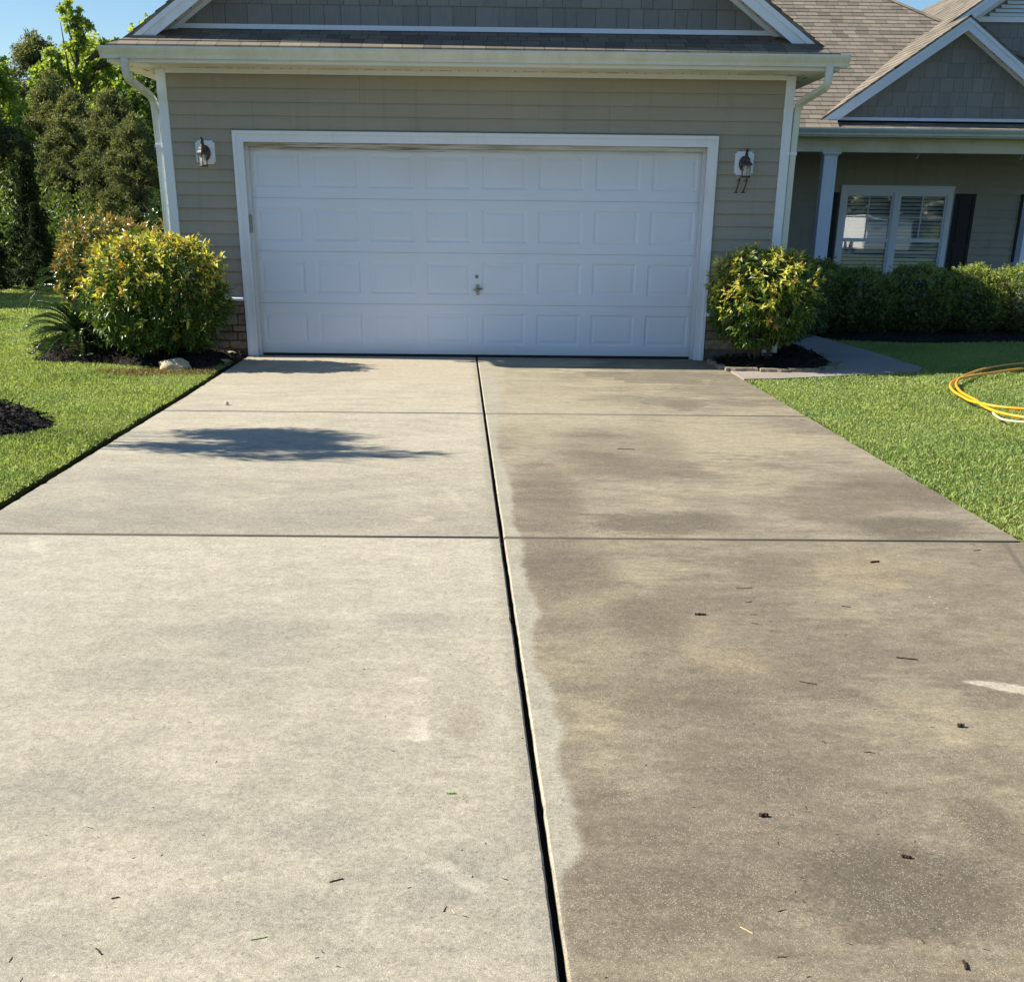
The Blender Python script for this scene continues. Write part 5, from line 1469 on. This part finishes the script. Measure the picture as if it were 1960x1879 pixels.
for k, (x_, y_, L) in enumerate(DEB):
    o = bpy.data.objects.new('bark_chip', chip_me[k % 5]); COL.objects.link(o); o.location = (x_, y_, -.001 * min(1, L * 30))
    w_ = max(1.0, .02 / L * 1.0); L *= .8; o.scale = (L, L * w_, L * w_ * .8); o.rotation_euler = (0, 0, r_.uniform(0, 3.1) if L < .03 else r_.uniform(-.5, .5))
    tag(o, 'tiny dark bark chip lying loose on the driveway concrete', 'bark chip', 'bark chips scattered on the driveway')
def single(name, label, cat, x_, y_, L, w, an, mat='twig', z=-.0006):
    rr = random.Random(int(abs(x_ * 1000))); mb = MB(); n = 8
    mb.tube([(-L / 2 + L * k / n, rr.uniform(-.3, .3) * w, w * .5) for k in range(n + 1)], [w * .5 * rr.uniform(.7, 1) for _ in range(n + 1)], 6)
    o = obj(name, mb, mat); o.location = (x_, y_, z); o.rotation_euler = (0, 0, an); tag(o, label, cat); return o
single('bark_strip', 'thick black bark strip, biggest chip on the dirty right slab', 'bark', 1.10, -8.79, .045, .010, .05)
single('twig', 'knobbly dark twig on the right slab, left of the white scuff', 'twig', 1.785, -9.27, .075, .006, -.3)
single('twig', 'thin straight brown twig below the middle of the right slab', 'twig', 1.36, -9.51, .06, .004, -.45)
single('twig', 'slim dark twig on the right slab, above the black bark strip', 'twig', 1.35, -8.43, .07, .004, .08)
single('bark_strip', 'short dark bark strip on the right slab just below the crosswise joint', 'bark', 2.05, -8.01, .05, .009, .4)
single('bark_strip', 'round black wood bit alone at the right of the slab', 'bark', 1.76, -9.87, .020, .014, 0)
single('bark_strip', 'dark clump of bark near the lower middle of the right slab', 'bark', 1.0, -10.46, .022, .012, .1)
single('bark_strip', 'dark bark clump on the right slab toward the lower right', 'bark', 1.32, -10.67, .022, .010, -.2)
single('bark_strip', 'upright dark bark splinter in the lower right corner', 'bark', 1.30, -11.12, .03, .008, 1.4)
single('twig', 'bent brown twig on the left slab below the pale spots', 'twig', -.11, -10.79, .035, .004, .5)
single('twig', 'short dark twig on the left slab, left of the bent one', 'twig', -.62, -10.87, .018, .004, .4)
single('twig', 'brown curled leaf stalk on the left slab near the bottom', 'twig', -.59, -11.08, .03, .004, -.9)
single('grass_clipping', 'bright green grass clipping on the lower left slab', 'grass clipping', -.25, -11.03, .035, .003, .35, 'green_leaf')
single('grass_clipping', 'small green leaf scrap near the middle joint on the left slab', 'grass clipping', .15, -10.34, .025, .005, .1, 'green_leaf')
single('pine_needle', 'pale straw needle on the lower right slab', 'needle', .85, -10.99, .035, .003, -.8, 'straw')
single('pine_needle', 'pale straw sliver beside the brown twig near the bottom of the left slab', 'needle', .18, -10.92, .018, .003, -1.0, 'straw')
single('pine_needle', 'thin dark twig lying along the second right slab', 'twig', 1.15, -5.28, .12, .006, -.15)

# ================================================================== ACROSS THE STREET (seen only as a reflection)
mb = MB(); mb.box(-60, 80, -28, -21, -.03, -.02); o = obj('road', mb, 'asphalt'); tag(o, kind='structure')
nh = empty('trailer', (15.5, -20, 0)); tag(nh, 'low white enclosed trailer parked across the street, mirrored in the porch window', 'trailer')
mb = MB(); mb.box(0, 2.0, -5.5, 0, .28, 1.36); obj('body', mb, 'pale_siding', nh, bevel=.04)
mb = MB(); mb.box(-.02, 2.02, -5.53, .03, 1.40, 1.44); obj('roof_rail', mb, 'pale_siding', nh, bevel=.01)
for yy_ in (-1.9, -2.9):
    mb = MB(); mb.prism([(0, yy_ + .3 * math.cos(q), .3 + .3 * math.sin(q)) for q in np.linspace(0, 2 * math.pi, 20, endpoint=False)], (-.06, 0, 0), (.14, 0, 0)); obj('wheel', mb, 'rubber', nh)
for k, (x_, y_, sc_) in enumerate(((13.5, -33, 1.2), (16.5, -35, 1.4), (19.2, -33, 1.3), (22, -34.5, 1.5), (24.8, -33, 1.3), (27.5, -34, 1.5), (30.5, -33, 1.4), (33, -35, 1.5))):
    tree_copy(tA, (x_, y_, 0), k * 1.3, sc_, 'pine across the street behind the viewer, mirrored dimly in the porch window', 'pines across the street')
print('done building')
